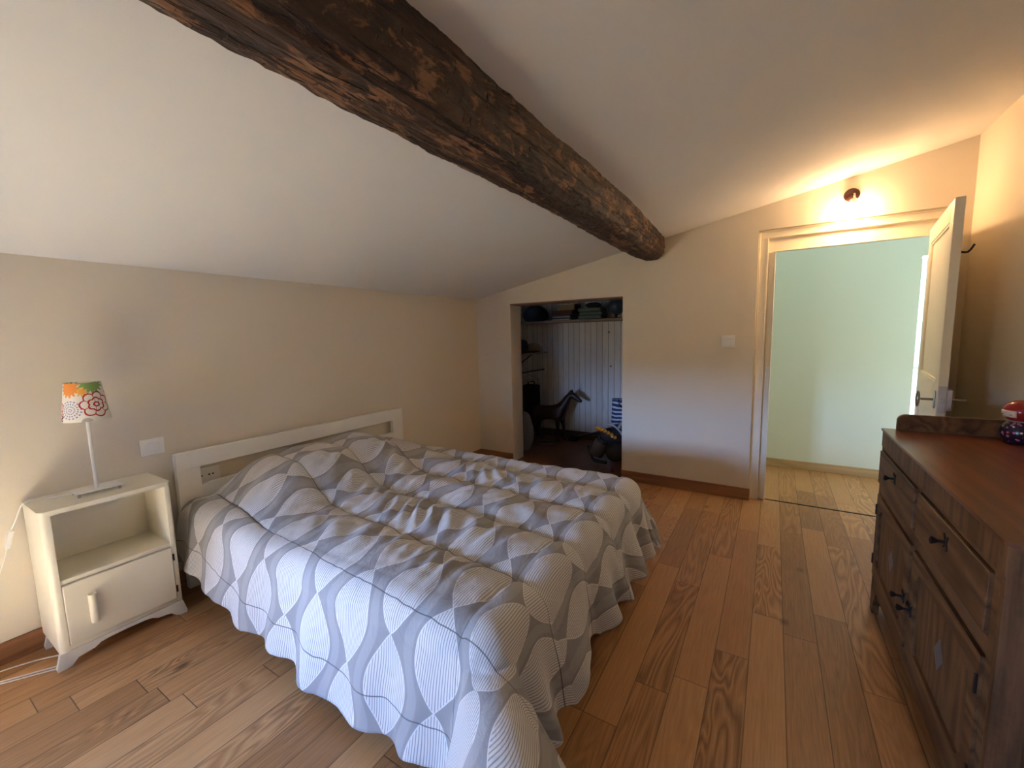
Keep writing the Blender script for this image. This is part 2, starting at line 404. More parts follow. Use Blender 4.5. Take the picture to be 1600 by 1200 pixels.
# ------------------------------------------------------------------ room shell
H0, SL, W, YN = 1.806, .1955, 3.892, -5.3
def ceil_z(x): return H0 + SL*x
struct('floor', B(-.15, 5.2, YN-.15, 1.25, -.1, 0.), M_floor)
bm = bmesh.new(); prism(bm, [(-.15, ceil_z(-.15)), (W+.15, ceil_z(W+.15)), (W+.15, ceil_z(W+.15)+.12), (-.15, ceil_z(-.15)+.12)], 'Y', YN-.15, .2)
struct('ceiling', bm, M_ceil)
struct('wall_left', B(-.15, 0, YN, 0.0, 0, H0), M_wall)
NX0, NX1, NZ, WT = .445, 1.665, 1.737, .22
DX0, DX1, DZ = 2.728, 3.788, 2.163
def wall_poly(bm, pts, a, b): prism(bm, pts, 'Y', a, b)
bm = bmesh.new()
for (a, b, c, wt) in [(-.15, NX0, 0, WT), (NX0, NX1, NZ, WT), (NX1, 2.2, 0, WT), (2.2, DX0, 0, .10), (DX0, DX1, DZ, .10), (DX1, W, 0, .10)]:
    wall_poly(bm, [(a, c), (b, c), (b, ceil_z(b)), (a, ceil_z(a))], 0, wt)
bmesh.ops.remove_doubles(bm, verts=bm.verts[:], dist=1e-5)
struct('wall_back', bm, M_wall)
bm = bmesh.new(); prism(bm, [(YN, 0), (0, 0), (0, ceil_z(W)), (YN, ceil_z(W))], 'X', W, W+.15); struct('wall_right', bm, M_wall)
bm = bmesh.new()
for (a, b, c, d) in [(-.15, WIN['x0'], 0, ceil_z(0)-.03), (WIN['x1'], W+.15, 0, 2.1), (WIN['x0'], WIN['x1'], 0, WIN['z0']), (WIN['x0'], WIN['x1'], WIN['z1'], ceil_z(.5))]:
    box(bm, a, b, YN-.15, YN, c, d)
prism(bm, [(0, 1.7), (W+.15, 2.0), (W+.15, ceil_z(W+.15)), (0, ceil_z(0))], 'Y', YN-.15, YN-.01)
struct('wall_front', bm, M_wall)
bm = bmesh.new()
x0, x1, z0, z1 = WIN['x0'], WIN['x1'], WIN['z0'], WIN['z1']
for a in ((x0, x0+.05, z0, z1), (x1-.05, x1, z0, z1), (x0, x1, z0, z0+.05), (x0, x1, z1-.05, z1), ((x0+x1)/2-.03, (x0+x1)/2+.03, z0, z1)):
    box(bm, a[0], a[1], YN-.1, YN-.05, a[2], a[3], .004)
struct('window_1', bm, M_white)
# added unseen blocks that shut out part of the sky beyond the window
struct('wall_sky_blocker', B(1.25, 1.6, -9, YN-.16, -.5, 3.2), M_blocker)
struct('wall_sky_blocker.001', B(.80, 4.0, -14, -9, -.5, 3.0), M_blocker)

# baseboards
struct('baseboard_left', B(0, .016, YN, 0, 0, .098, .003), M_base)
struct('baseboard_back', B(NX1+.0, DX0+.012, -.018, 0, 0, .098, .003), M_baseX)
bm = bmesh.new(); box(bm, .016, NX0+.0, -.018, 0, 0, .098, .003); struct('baseboard_back.001', bm, M_baseX)
struct('baseboard_right', B(W-.016, W, YN, -.02, 0, .098, .003), M_base)

# closet beyond the low opening
CY = 1.28
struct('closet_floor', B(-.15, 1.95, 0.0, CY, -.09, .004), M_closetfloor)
struct('wall_closet_back', B(-.15, 1.95, CY, CY+.08, 0, 1.95), M_boards)
struct('wall_closet_left', B(-.23, -.15, WT, CY, 0, 1.95), M_boards)
struct('wall_closet_right', B(1.9, 1.95, WT, CY, 0, 1.95), M_boards)
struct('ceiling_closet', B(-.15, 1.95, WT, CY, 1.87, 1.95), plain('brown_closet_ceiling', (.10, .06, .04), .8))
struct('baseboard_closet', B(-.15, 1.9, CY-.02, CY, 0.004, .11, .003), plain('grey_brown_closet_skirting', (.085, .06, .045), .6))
struct('trim_1', B(NX0, NX1, -.004, WT, NZ-.014, NZ-.001, .001), plain('brown_lintel_wood', (.20, .11, .06), .7))

# corridor beyond the door
HY = 1.13
bm = bmesh.new(); box(bm, 1.95, 3.915, HY, HY+.12, 0, 2.6); box(bm, 4.75, 5.2, HY, HY+.12, 0, 2.6); box(bm, 3.915, 4.75, HY, HY+.12, 2.0, 2.6)
struct('wall_hall', bm, M_hallwall)
struct('wall_hall_end', B(5.1, 5.2, .02, HY, 0, 2.6), M_hallwall)
struct('wall_hall_end.001', B(2.2, 2.25, .1, HY, 0, 2.6), M_hallwall)
struct('wall_hall_near', B(W+.001, 5.1, .02, .10, 0, 2.6), M_hallwall)
struct('wall_hall_near.001', B(2.2, 5.1, .101, .2, 2.17, 2.6), M_hallwall)
struct('ceiling_hall', B(1.95, 5.2, .1, HY+.12, 2.56, 2.7), M_ceil)
struct('baseboard_hall', B(2.0, 3.915, HY-.016, HY, 0, .085, .003), M_baseH)
# glazed door with daylight behind it, seen as a bright strip
n = NT('daylit_frosted_glass'); n.b.inputs['Emission Color'].default_value = (.62, .90, 1.0, 1); n.b.inputs['Emission Strength'].default_value = 1.1
M_lit = n.out((.8, .9, .95), .4)
bm = bmesh.new(); box(bm, 3.92, 4.745, HY+.05, HY+.06, .02, 1.98); g_ = struct('window_2', bm, M_lit)
bm = bmesh.new()
box(bm, 4.70, 4.745, HY+.03, HY+.08, .0, 2.0); box(bm, 3.92, 4.745, HY+.03, HY+.08, 1.025, 1.045); box(bm, 3.92, 4.745, HY+.03, HY+.08, .0, .2)
struct('window_2_frame', bm, M_white)
# threshold strip
struct('trim_2', B(2.84, 3.72, .075, .09, 0.0, .004), plain('threshold_gap', (.03, .02, .012), .7))

# door casing, recessed in the wall
CYF = .05
bm = bmesh.new()
for (a, b, c, d, y0, y1) in [(DX0, 2.79, 0, DZ-.055, CYF-.004, .10), (2.79, 2.842, 0, 2.0, CYF+.018, .10), (3.76, DX1, 0, DZ, CYF-.004, .10), (3.745, 3.76, 0, 2.0, CYF+.018, .10),
                         (DX0, 3.76, DZ-.055, DZ, CYF-.004, .10), (2.79, 3.76, 2.0, DZ-.055, CYF+.018, .10)]:
    box(bm, a, b, y0, y1, c, d, .003)
for (a, b, c, d) in [(2.786, 2.796, 0, DZ-.05), (3.755, 3.765, 0, DZ-.05), (2.786, 3.765, DZ-.06, DZ-.05), (2.838, 2.846, 0, 2.0), (2.838, 3.75, 1.996, 2.004), (DX0, DX0+.014, 0, DZ), (DX0, DX1, DZ-.014, DZ)]:
    box(bm, a, b, CYF-.012, CYF+.03, c, d, .003)
cas = struct('trim_3', bm, M_door)
bm = bmesh.new(); box(bm, 2.815, 2.838, CYF+.008, CYF+.02, 1.02, 1.10, .002); obj('strike_plate', bm, M_plastic, cas)

# ------------------------------------------------------------------ roof beam
bm = bmesh.new()
def sm0(a, b, x):
    t_ = max(0., min(1., (x-a)/(b-a))); return t_*t_*(3-2*t_)
sec = [(1.738, .06), (1.738, -.06), (1.752, -.098), (1.79, -.13), (1.85, -.155), (1.93, -.172), (2.00, -.170), (2.038, -.145), (2.056, -.10), (2.062, -.03), (2.064, .07)]
# second value is height above the ceiling line at x=1.9
prof = []
for (x, dz), (x2, dz2) in zip(sec, sec[1:]):
    for k in range(7): prof.append((x+(x2-x)*k/7, dz+(dz2-dz)*k/7))
prof.append(sec[-1])
zc = ceil_z(1.9); ys = [YN+.0 + i*(0.05-YN)/340 for i in range(341)]; rows = []
for y in ys:
    row = []
    wob = noise.noise(Vector((y*.9, 3.1, 0)))*.018; end = max(0, min(1, (y+.07)/.07))
    for (x, dz) in prof:
        n1 = noise.noise(Vector((x*7, y*1.1, dz*7)))*.012 + noise.noise(Vector((x*30, y*5, dz*30)))*.009 + noise.noise(Vector((x*60, y*26, dz*60)))*.006
        cx_, cz_ = 1.9, 0.02; d = Vector((x-cx_, 0, dz-cz_)); L_ = d.length; d.normalize()
        k_ = 1.0-.06*end*end
        p = Vector((cx_, 0, cz_)) + d*(L_*k_+n1); row.append(bm.verts.new((p.x+wob*.6+.004-.035*sm0(-1.2, .1, y)*max(0, (p.x-1.8)/.27), y, zc+p.z+.012+.01*noise.noise(Vector((y*.7, 9, 1))))))
    rows.append(row)
for a, b in zip(rows, rows[1:]):
    for i in range(len(a)-1): bm.faces.new((a[i], a[i+1], b[i+1], b[i]))
bm.faces.new([v for v in rows[-1]]); bm.faces.new(rows[0][::-1])
be = struct('roof_beam', bm, M_beam, smooth=True, angle=50); be['label'] = 'rough old dark wooden roof beam crossing the ceiling'

# ------------------------------------------------------------------ open door
HX, HYY, FX, FY = 3.708, .035, 3.592, -.872
dl = Vector((FX-HX, FY-HYY, 0)); LW = dl.length; dl.normalize(); nl = Vector((dl.y, -dl.x, 0))   # nl points towards -x? fixed below
if nl.x > 0: nl = -nl
Mdoor = Matrix(((dl.x, nl.x, 0, HX), (dl.y, nl.y, 0, HYY), (0, 0, 1, 0), (0, 0, 0, 1)))          # local: x along leaf from hinge, y out of visible face
def DB(bm, a, b, c, d, e_, f, bev=0., mat=0): box(bm, a, b, c, d, e_, f, bev, mat, rot=Mdoor)
door = thing('door', 'cream painted panelled door standing open into the room', 'door', (HX, HYY, 0.008)); door['kind'] = 'structure'
T = .038; Z0, Z1 = .01, 2.03
bm = bmesh.new()
DB(bm, 0, .10, -T, 0, Z0, Z1, .003); DB(bm, LW-.11, LW, -T, 0, Z0, Z1, .003); DB(bm, .10, LW-.11, -T, 0, Z1-.10, Z1); DB(bm, .10, LW-.11, -T, 0, Z0, .22); DB(bm, .10, LW-.11, -T, 0, .93, 1.10)
DB(bm, .09, LW-.10, -T+.012, -.012, Z0+.05, Z1-.05)
for (a, b, c, d) in [(.10, LW-.11, 1.10, Z1-.10), (.10, LW-.11, .22, .93)]:
    for q in [(a, a+.014, c, d), (b-.014, b, c, d), (a, b, c, c+.014), (a, b, d-.014, d)]: DB(bm, q[0], q[1], -T+.004, -.003, q[2], q[3], .003)
obj('leaf', bm, M_door, door)
bm = bmesh.new(); bmx = bmesh.new()
DB(bm, LW-.085, LW-.045, 0, .006, .965, 1.06, .003)
bm2 = bmesh.new(); tube(bm2, [(LW-.065, .004, 1.012), (LW-.065, .055, 1.012)], .007); ball(bm2, (LW-.065, .066, 1.012), .045, .45, .22, 1.0, 20)
bmesh.ops.transform(bm2, matrix=Mdoor, verts=bm2.verts[:]); me_ = bpy.data.meshes.new('t'); bm2.to_mesh(me_); bm2.free(); bm.from_mesh(me_); bpy.data.meshes.remove(me_)
obj('handle', bm, M_metal, door, smooth=True)
bm = bmesh.new(); DB(bm, LW-.10, LW-.004, -T-.02, -T, .96, 1.07, .003); DB(bm, LW, LW+.004, -T+.004, -.004, .95, 1.09, .001)
DB(bm, LW, LW+.012, -.026, -.012, 1.0, 1.03, .001)
obj('lock_case', bm, plain('greyed_paint', (.55, .52, .50), .5), door)
bm = bmesh.new(); tube(bm, [(LW-.065, -T-.018, 1.012), (LW-.065, -T-.07, 1.012), (LW-.10, -T-.075, 1.012), (LW-.16, -T-.07, 1.012)], .008, smooth=3); bmesh.ops.transform(bm, matrix=Mdoor, verts=bm.verts[:])
obj('handle', bm, M_metal, door, smooth=True)
bm = bmesh.new(); tube(bm, [(LW-.05, -T, 1.77), (LW-.05, -T-.03, 1.765), (LW-.05, -T-.05, 1.80)], .005, smooth=3); DB(bm, LW-.06, LW-.04, -T-.004, -T, 1.74, 1.80, .001)
bmesh.ops.transform(bm, matrix=Mdoor, verts=[v for v in bm.verts if v.co.x < 3][:])
obj('coat_hook', bm, M_black, door, smooth=True)
for z in (.25, 1.75):
    bm = bmesh.new(); tube(bm, [(HX+.004, HYY-.008, z), (HX+.004, HYY-.008, z+.1)], .007); obj('hinge', bm, M_door, door, smooth=True)

# ------------------------------------------------------------------ wall lamp above the door
LX, LZ = 3.283, 2.322
wl_ = thing('wall_lamp', 'bare glowing bulb on copper wall rose above the doorway', 'lamp', (LX, 0, LZ-.15))
bm = bmesh.new(); lathe(bm, [(.046, 0), (.046, -.006), (.040, -.014), (.026, -.018), (.010, -.03)], (LX-.002, 0, LZ), 28, 'Y'); obj('wall_rose', bm, M_copper, wl_, smooth=True)
bm = bmesh.new(); tube(bm, [(LX+.008, -.012, LZ), (LX+.008, -.045, LZ-.004), (LX+.006, -.058, LZ-.035)], .006, smooth=4); lathe(bm, [(.010, 0), (.016, -.005), (.017, -.045), (.014, -.05)], (LX+.006, -.058, LZ-.035), 20); obj('lamp_holder', bm, M_cream, wl_, smooth=True)
n = NT('glowing_bulb'); n.b.inputs['Emission Color'].default_value = (1.0, .60, .30, 1); n.b.inputs['Emission Strength'].default_value = 330; n.out((1, .9, .7), .3)
bm = bmesh.new(); lathe(bm, [(.011, 0), (.013, -.012), (.022, -.028), (.030, -.046), (.031, -.058), (.026, -.074), (.014, -.086), (.003, -.09)], (LX+.006, -.058, LZ-.082), 24); obj('bulb', bm, n.mat, wl_, smooth=True)

# ------------------------------------------------------------------ switches
def wall_switch(label, plate, rockers, axis):
    (a0, a1, z0, z1) = plate
    t = thing('light_switch', label, 'light switch', (0.0, (a0+a1)/2, z0) if axis == 'X' else ((a0+a1)/2, 0, z0))
    def mk(a, b, c, d, t0, t1, bev): return B(t0, t1, a, b, c, d, bev) if axis == 'X' else B(a, b, -t1, -t0, c, d, bev)
    obj('plate', mk(a0, a1, z0, z1, 0, .009, .003), M_plastic, t)
    for (a, b, c, d) in rockers: obj('rocker', mk(a, b, c, d, .009, .014, .002), M_plastic, t)
wall_switch('white double wall switch between the nightstand and the headboard', (-3.062, -2.957, .800, .890), [(-3.038, -2.982, .825, .865)], 'X')
wall_switch('square white light switch on the wall left of the doorway', (2.492, 2.590, 1.262, 1.362), [(2.507, 2.575, 1.28, 1.344)], 'Y')
t = thing('wall_socket', 'white wall socket seen through the headboard gap', 'socket', (0, -2.80, .55))
obj('plate', B(0, .008, -2.86, -2.70, .57, .66, .002), M_plastic, t)
for y in (-2.82, -2.80, -2.76, -2.74):
    bm = bmesh.new(); lathe(bm, [(.005, .008), (.005, .0095)], (0, y, .615), 12, 'X'); obj('pin_hole', bm, M_dark, t)

# ------------------------------------------------------------------ nightstand
NB, NF, NL, NR, NT_, NBz = .012, .30, -3.497, -3.052, .712, .075
ns = thing('nightstand', 'cream painted nightstand with open shelf and small door, left of the bed', 'nightstand', (.15, (NL+NR)/2, 0))
def round_rect(a0, a1, b0, b1, r1, r2):   # plan outline in (x,y) with rounded front corners
    pts = [(a0, b0)]
    for k in range(7): t_ = PI/2*k/6; pts.append((a1-r1+r1*math.sin(t_), b0+r1-r1*math.cos(t_)))
    for k in range(7): t_ = PI/2*k/6; pts.append((a1-r2+r2*math.cos(t_), b1-r2+r2*math.sin(t_)))
    pts.append((a0, b1)); return pts
bm = bmesh.new()
prism(bm, round_rect(NB, NF, NL, NR, .022, .012), 'Z', NT_-.022, NT_)               # top
prism(bm, round_rect(NB, NF-.002, NL, NL+.032, .022, .001), 'Z', NBz, NT_-.02)       # near side
box(bm, NB, NF-.002, NR-.022, NR, NBz, NT_-.02, .004)                                # far side
box(bm, NB, NB+.012, NL+.02, NR-.01, NBz, NT_-.01)                                   # back
box(bm, NB, NF-.006, NL+.02, NR-.01, .375, .395, .002)                               # shelf
box(bm, NB, NF-.004, NL+.02, NR-.01, NBz, NBz+.022, .002)
bmesh.ops.bevel(bm, geom=[e_ for e_ in bm.edges if all(abs(v.co.z-NT_) < 1e-5 for v in e_.verts)], offset=.004, segments=2, affect='EDGES')
obj('body', bm, M_cream, ns, smooth=True, angle=35)
nd = obj('door', B(NF-.020, NF+.003, NL+.034, NR-.023, NBz+.024, .371, .003), M_cream, ns)
bm = bmesh.new()
hp = [(NF+.003, -3.392), (NF+.010, -3.392)] + [(NF+.016+.014*math.sin(PI*k/8), -3.379-.014*math.cos(PI*k/8)) for k in range(9)] + [(NF+.010, -3.366), (NF+.003, -3.366)]
prism(bm, hp, 'Z', .165, .298); obj('handle', bm, M_cream, nd, smooth=True)
for z in (.13, .30): obj('hinge', B(NF-.001, NF+.004, NR-.022, NR-.014, z, z+.035, .001), M_copper, nd)
# scrolled foot rail
def scroll(y0, y1):
    c, h = (y0+y1)/2, (y1-y0)/2; up = [(y0, NBz), (y1, NBz)]; lo = []
    for t_, z in [(1.07, .012), (1.06, .0), (.95, 0), (.86, .006), (.76, .03), (.66, .034), (.52, .038), (.42, .052), (.30, .056), (0, .058)]:
        lo.append((t_, z))
    right = [(c+h*t_, z) for t_, z in lo]; left = [(c-h*t_, z) for t_, z in lo[::-1]][1:]
    return [(y0, NBz), ] + left[::-1] + right[::-1] if False else [(y0, NBz-.001)] + [(c-h*t_, z) for t_, z in lo] + right[::-1][1:] + [(y1, NBz-.001)]
bm = bmesh.new(); prism(bm, scroll(NL, NR), 'X', NF-.024, NF-.002); obj('foot_rail', bm, M_white, ns)
bm = bmesh.new(); prism(bm, scroll(NL+.01, NR-.01), 'X', NB+.01, NB+.032); obj('foot_rail', bm, M_white, ns)

# added unseen pale mat that bounces warm sunlight up into the room
def bounce_rug_material():
    n_ = NT('bounce_rug_wool'); f = n_.noise(n_.pos(), 180., 3); n_.bump(f, .5, .004); return n_.out(n_.mix(f, (.80, .69, .48), (.86, .76, .56)), .95)
bm = bmesh.new(); box(bm, .45, 1.05, -4.72, -3.86, .0, .012, .004); tag(obj('bounce_rug', bm, bounce_rug_material()), 'added unseen cream floor mat that bounces sunlight into the room', 'bounce_rug')
# ------------------------------------------------------------------ table lamp
lx, ly = .165, -3.283
tl = thing('table_lamp', 'small table lamp with flower-patterned shade on the nightstand', 'lamp', (lx, ly, NT_))
bm = bmesh.new(); box(bm, lx-.05, lx+.05, ly-.082, ly+.082, NT_+.016, NT_+.021, .0015)
obj('base', bm, M_plastic, tl)
for sx in (-1, 1):
    for sy in (-1, 1):
        bm = bmesh.new(); lathe(bm, [(.006, 0), (.006, .0162)], (lx+sx*.04, ly+sy*.07, NT_), 12); obj('foot', bm, M_chrome, tl, smooth=True)
bm = bmesh.new(); lathe(bm, [(.0075, NT_+.021), (.0075, 1.14)], (lx, ly, 0), 16); obj('pole', bm, M_plastic, tl, smooth=True)
bm = bmesh.new(); uvl = bm.loops.layers.uv.new('UVMap'); R0, R1, S0, S1 = .083, .062, 1.058, 1.232; n_ = 64
for side, dr in ((1, 0), (-1, -.002)):
    lo = [bm.verts.new((lx+(R0+dr)*math.cos(2*PI*i/n_), ly+(R0+dr)*math.sin(2*PI*i/n_), S0)) for i in range(n_)]
    hi = [bm.verts.new((lx+(R1+dr)*math.cos(2*PI*i/n_), ly+(R1+dr)*math.sin(2*PI*i/n_), S1)) for i in range(n_)]
    for i in range(n_):
        f = bm.faces.new((lo[i], lo[(i+1) % n_], hi[(i+1) % n_], hi[i]))
        for l in f.loops:
            k = i if l.vert in (lo[i], hi[i]) else i+1
            a_ = 2*PI*k/n_ - math.radians(-22.)
            if a_ > PI: a_ -= 2*PI if (2*PI*i/n_-math.radians(-22.)) > PI-1e-6 else 0
            l[uvl].uv = (a_*.073, l.vert.co.z-S0)
obj('lamp_shade', bm, M_shade, tl, smooth=True)
bm = bmesh.new(); lathe(bm, [(.014, 1.13), (.016, 1.15), (.014, 1.17)], (lx, ly, 0), 16)
for k in range(3):
    a_ = k*2*PI/3; tube(bm, [(lx, ly, 1.225), (lx+.061*math.cos(a_), ly+.061*math.sin(a_), 1.228)], .0015, 6)
tube(bm, [(lx, ly, 1.17), (lx, ly, 1.226)], .002, 6)
obj('shade_holder', bm, M_chrome, tl, smooth=True)
bm = bmesh.new()
tube(bm, [(lx-.04, ly-.06, NT_+.004), (.09, -3.42, NT_+.003), (.07, -3.49, NT_+.003), (.065, -3.512, NT_-.02), (.06, -3.53, .64), (.06, -3.545, .605)], .0028, 8, 5)
tube(bm, [(.06, -3.566, .53), (.05, -3.59, .44), (.03, -3.66, .30), (.03, -3.74, .12), (.045, -3.76, .006), (.12, -3.70, .004), (.22, -3.54, .004), (.24, -3.49, .004), (.17, -3.47, .004), (.10, -3.56, .004), (.05, -3.70, .004), (.04, -3.85, .004)], .0028, 8, 6)
tube(bm, [(.05, -3.86, .004), (.14, -3.72, .009), (.25, -3.53, .004), (.27, -3.50, .004), (.25, -3.48, .004), (.16, -3.44, .004)], .0028, 8, 6)
cord = obj('cord', bm, M_plastic, tl, smooth=True)
bm = bmesh.new(); box(bm, -.013, .013, -.009, .009, -.04, .04, .005); bmesh.ops.transform(bm, matrix=Matrix.Translation((.06, -3.555, .567)) @ Matrix.Rotation(math.radians(-15), 4, 'X'), verts=bm.verts[:])
obj('cord_switch', bm, M_plastic, cord)

# ------------------------------------------------------------------ bed
BY0, BY1 = -2.94, -1.262
bed = thing('bed', 'white painted double bed with open slot headboard', 'bed', (1.1, -2.1, 0))
hb = bmesh.new()
box(hb, .035, .075, BY0+.0, BY1, .692, .787, .003)                        # top rail
box(hb, .037, .073, BY0+.10, BY1-.10, .38, .585, .003)                    # lower panel
for (a, b) in ((BY0, BY0+.115), (BY1-.108, BY1)): box(hb, .035, .075, a, b, 0, .694, .003)
obj('headboard', hb, M_white, bed)
for y in (-2.90, -1.335): obj('side_rail', B(.075, 2.12, y, y+.025, .20, .33, .003), M_white, bed)
obj('foot_rail', B(2.10, 2.125, -2.90, -1.31, .20, .33, .003), M_white, bed)
for y in (-2.89, -1.375): obj('leg', B(2.055, 2.10, y, y+.05, 0, .25, .003), M_white, bed)
bm = bmesh.new()
for i in range(14): box(bm, .16+i*.14, .23+i*.14, -2.875, -1.335, .225, .24)
obj('slats', bm, M_baseX, bed)
mt_ = obj('mattress', B(.08, 2.09, -2.87, -1.34, .241, .442, .045, seg=4), M_sheet, smooth=True); tag(mt_, 'thick white mattress under the patterned duvet', 'mattress')

def sm(a, b, x): t_ = max(0., min(1., (x-a)/(b-a))); return t_*t_*(3-2*t_)
def pill(x, y):
    px = sm(.04, .24, x)*(1-sm(.46, .86, x)); py = sm(-3.0, -2.45, y)*(1-sm(-1.95, -1.30, y))
    return px*py
SE, SEX = .345, -2.89
def topz(x, y):
    s_ = abs(math.sin(PI*(y+.08*(x-1.2)-SEX)/SE)); z = .486 + .036*min(1, s_**.5) + .195*pill(x, y)
    mid = sm(.35, .7, x)*(1-sm(1.7, 2.05, x))*sm(-2.85, -2.6, y)*(1-sm(-1.75, -1.3, y)) + .18
    # rucked folds running across the quilting channels
    ph_ = x*58 + 11*noise.noise(Vector((x*1.8, y*2.6, 0))) + y*14
    z += .0062*mid*math.sin(ph_)*(.25+s_)*(.3+max(0, .7+noise.noise(Vector((x*3, y*4, 4)))))
    z += .012*noise.noise(Vector((x*2.4, y*2.4, 1))) + .014*mid*noise.noise(Vector((x*11, y*4.5, 2))) + .004*noise.noise(Vector((x*26, y*16, 5)))
    z += -.010*math.exp(-((x-2.07)/.012)**2)
    return z
def edge(e_, r, fl):      # excess cloth past an edge -> outward, drop
    if e_ <= 0: return 0., 0.
    q = PI*r/2
    if e_ < q: return r*math.sin(e_/r), r*(1-math.cos(e_/r))
    return r+(e_-q)*math.sin(fl), r+(e_-q)*math.cos(fl)
XF, YA, YB = 2.10, -2.86, -1.40
def drape(u, v):
    eu = max(0, u-XF); ev = (YA-v) if v < YA else ((v-YB) if v > YB else 0.); sgn = -1 if v < YA else 1
    x, y = min(u, XF), min(max(v, YA), YB)
    if eu > 0 and ev > 0:
        r_ = math.hypot(eu, ev); th = math.atan2(ev, eu); cx_, sy_ = math.cos(th), math.sin(th)
    elif eu > 0: r_, cx_, sy_, th = eu, 1., 0., 0.
    elif ev > 0: r_, cx_, sy_, th = ev, 0., 1., PI/2
    else: r_ = 0; cx_ = sy_ = th = 0
    z = topz(x, y)
    if r_ > 0:
        near = sgn < 0
        fl = math.radians(17 if cx_ > .5 else (13 if near else 8))
        if eu > 0 and ev > 0: fl = math.radians(17+ (75 if near else 0)*math.sin(2*th))
        o_, d_ = edge(r_, .115, fl)
        arc = (v if ev == 0 else y) if cx_ > .7 else x
        s_ = sm(.12, .5, r_)
        al = y*1.0 + (0 if cx_ == 1 else th*.35) if cx_ > 0 else x
        if cx_ == 0:
            rip = .016*math.sin(u*24+3*noise.noise(Vector((u*1.5, 5, 0)))) + .03*noise.noise(Vector((u*3.4, r_*1.6, 7))) + .014*noise.noise(Vector((u*10, r_*5, 3)))
        elif sy_ == 0:
            rip = .033*math.sin(v*25+4*noise.noise(Vector((v*1.7, 2, 8)))) + .03*noise.noise(Vector((v*3.2, r_*1.5, 1))) + .018*noise.noise(Vector((v*10, r_*4, 6)))
        else:
            bl = math.sin(2*th); rip = (1-th/(PI/2))*.028*math.sin(v*25 if False else y*25+4*noise.noise(Vector((y*1.7, 2, 8)))) + (th/(PI/2))*.016*math.sin(x*24+3*noise.noise(Vector((x*1.5, 5, 0)))) + .055*bl*math.sin(th*9+.8) + .03*noise.noise(Vector((x*3.4+th, r_*1.6, 7)))
        o_ += rip*s_
        o_ *= .9+.1*sm(.05, .7, x)
        o_ += .010*noise.noise(Vector((u*7, v*7, 9)))
        zz = z-d_
        z = max(zz, .012+.008*noise.noise(Vector((u*9, v*9, 0)))+.008)
        if zz < z: o_ += (z-zz)*.55
        x += cx_*o_; y += sgn*sy_*o_
    return Vector((x, y, z))
bm = bmesh.new(); uvl = bm.loops.layers.uv.new('UVMap')
U0, U1, V0, V1 = .085, XF+.50, YA-.50, YB+.48; NU, NV = 250, 250
def cloth_uv(i, j):
    u = U0+(U1-U0)*i/NU; v = V0+(V1-V0)*j/NV
    return u, v
grid = []
for i in range(NU+1):
    row = []
    for j in range(NV+1):
        u, v = cloth_uv(i, j)
        # the hem hangs unevenly
        ev = (YA-v) if v < YA else ((v-YB) if v > YB else 0.)
        vv, uu = v, u
        k = 1-.10*(.5+noise.noise(Vector((u*1.6, 11, 0))))
        vv = v
        if v < YA: vv = YA-ev*k
        elif v > YB: vv = YB+ev*k
        if u > XF: uu = XF+(u-XF)*(1-.10*(.5+noise.noise(Vector((v*1.6, 3, 0)))))
        vv -= .08*(u-1.2)
        vert = bm.verts.new(drape(uu, vv)); row.append((vert, (u, v)))
    grid.append(row)
for i in range(NU):
    for j in range(NV):
        q = [grid[i][j], grid[i+1][j], grid[i+1][j+1], grid[i][j+1]]
        f = bm.faces.new([a[0] for a in q])
        for l, a in zip(f.loops, q): l[uvl].uv = a[1]
dv = obj('duvet', bm, M_duvet, smooth=True, angle=0, mods=[('SOLIDIFY', dict(thickness=.016, offset=-1.))])
tag(dv, 'quilted grey and white leaf-patterned duvet spread over the bed', 'duvet')

def pillow(cx, cy, cz, sx, sy, h, label, rot=0.):
    bm = bmesh.new(); uvl = bm.loops.layers.uv.new('UVMap'); n_ = 28; sides = []
    for s in (1, -1):
        g = []
        for i in range(n_+1):
            r = []
            for j in range(n_+1):
                a, b = 2*i/n_-1, 2*j/n_-1; t_ = max(0, (1-a**4)*(1-b**4))**.5
                r.append(bm.verts.new((a*sx*(1-.04*b*b), b*sy*(1-.05*a*a), s*h*t_*(1+.15*noise.noise(Vector((a*2+cy, b*2, s)))))))
            g.append(r)
        for i in range(n_):
            for j in range(n_):
                f = bm.faces.new((g[i][j], g[i+1][j], g[i+1][j+1], g[i][j+1]))
                for l in f.loops: l[uvl].uv = (l.vert.co.x+cx, l.vert.co.y+cy)
    bmesh.ops.remove_doubles(bm, verts=bm.verts[:], dist=.0005)
    bmesh.ops.transform(bm, matrix=Matrix.Translation((cx, cy, cz)) @ Matrix.Rotation(rot, 4, 'Y'), verts=bm.verts[:])
    o = obj('pillow', bm, M_duvet, smooth=True); tag(o, label, 'pillow', 'pillows at the head of the bed'); return o
pillow(.33, -2.42, .532, .19, .29, .075, 'grey and white pillow at the headboard, nearer the nightstand', .12)
pillow(.33, -1.80, .532, .19, .29, .075, 'grey and white pillow at the headboard, nearer the closet', .12)

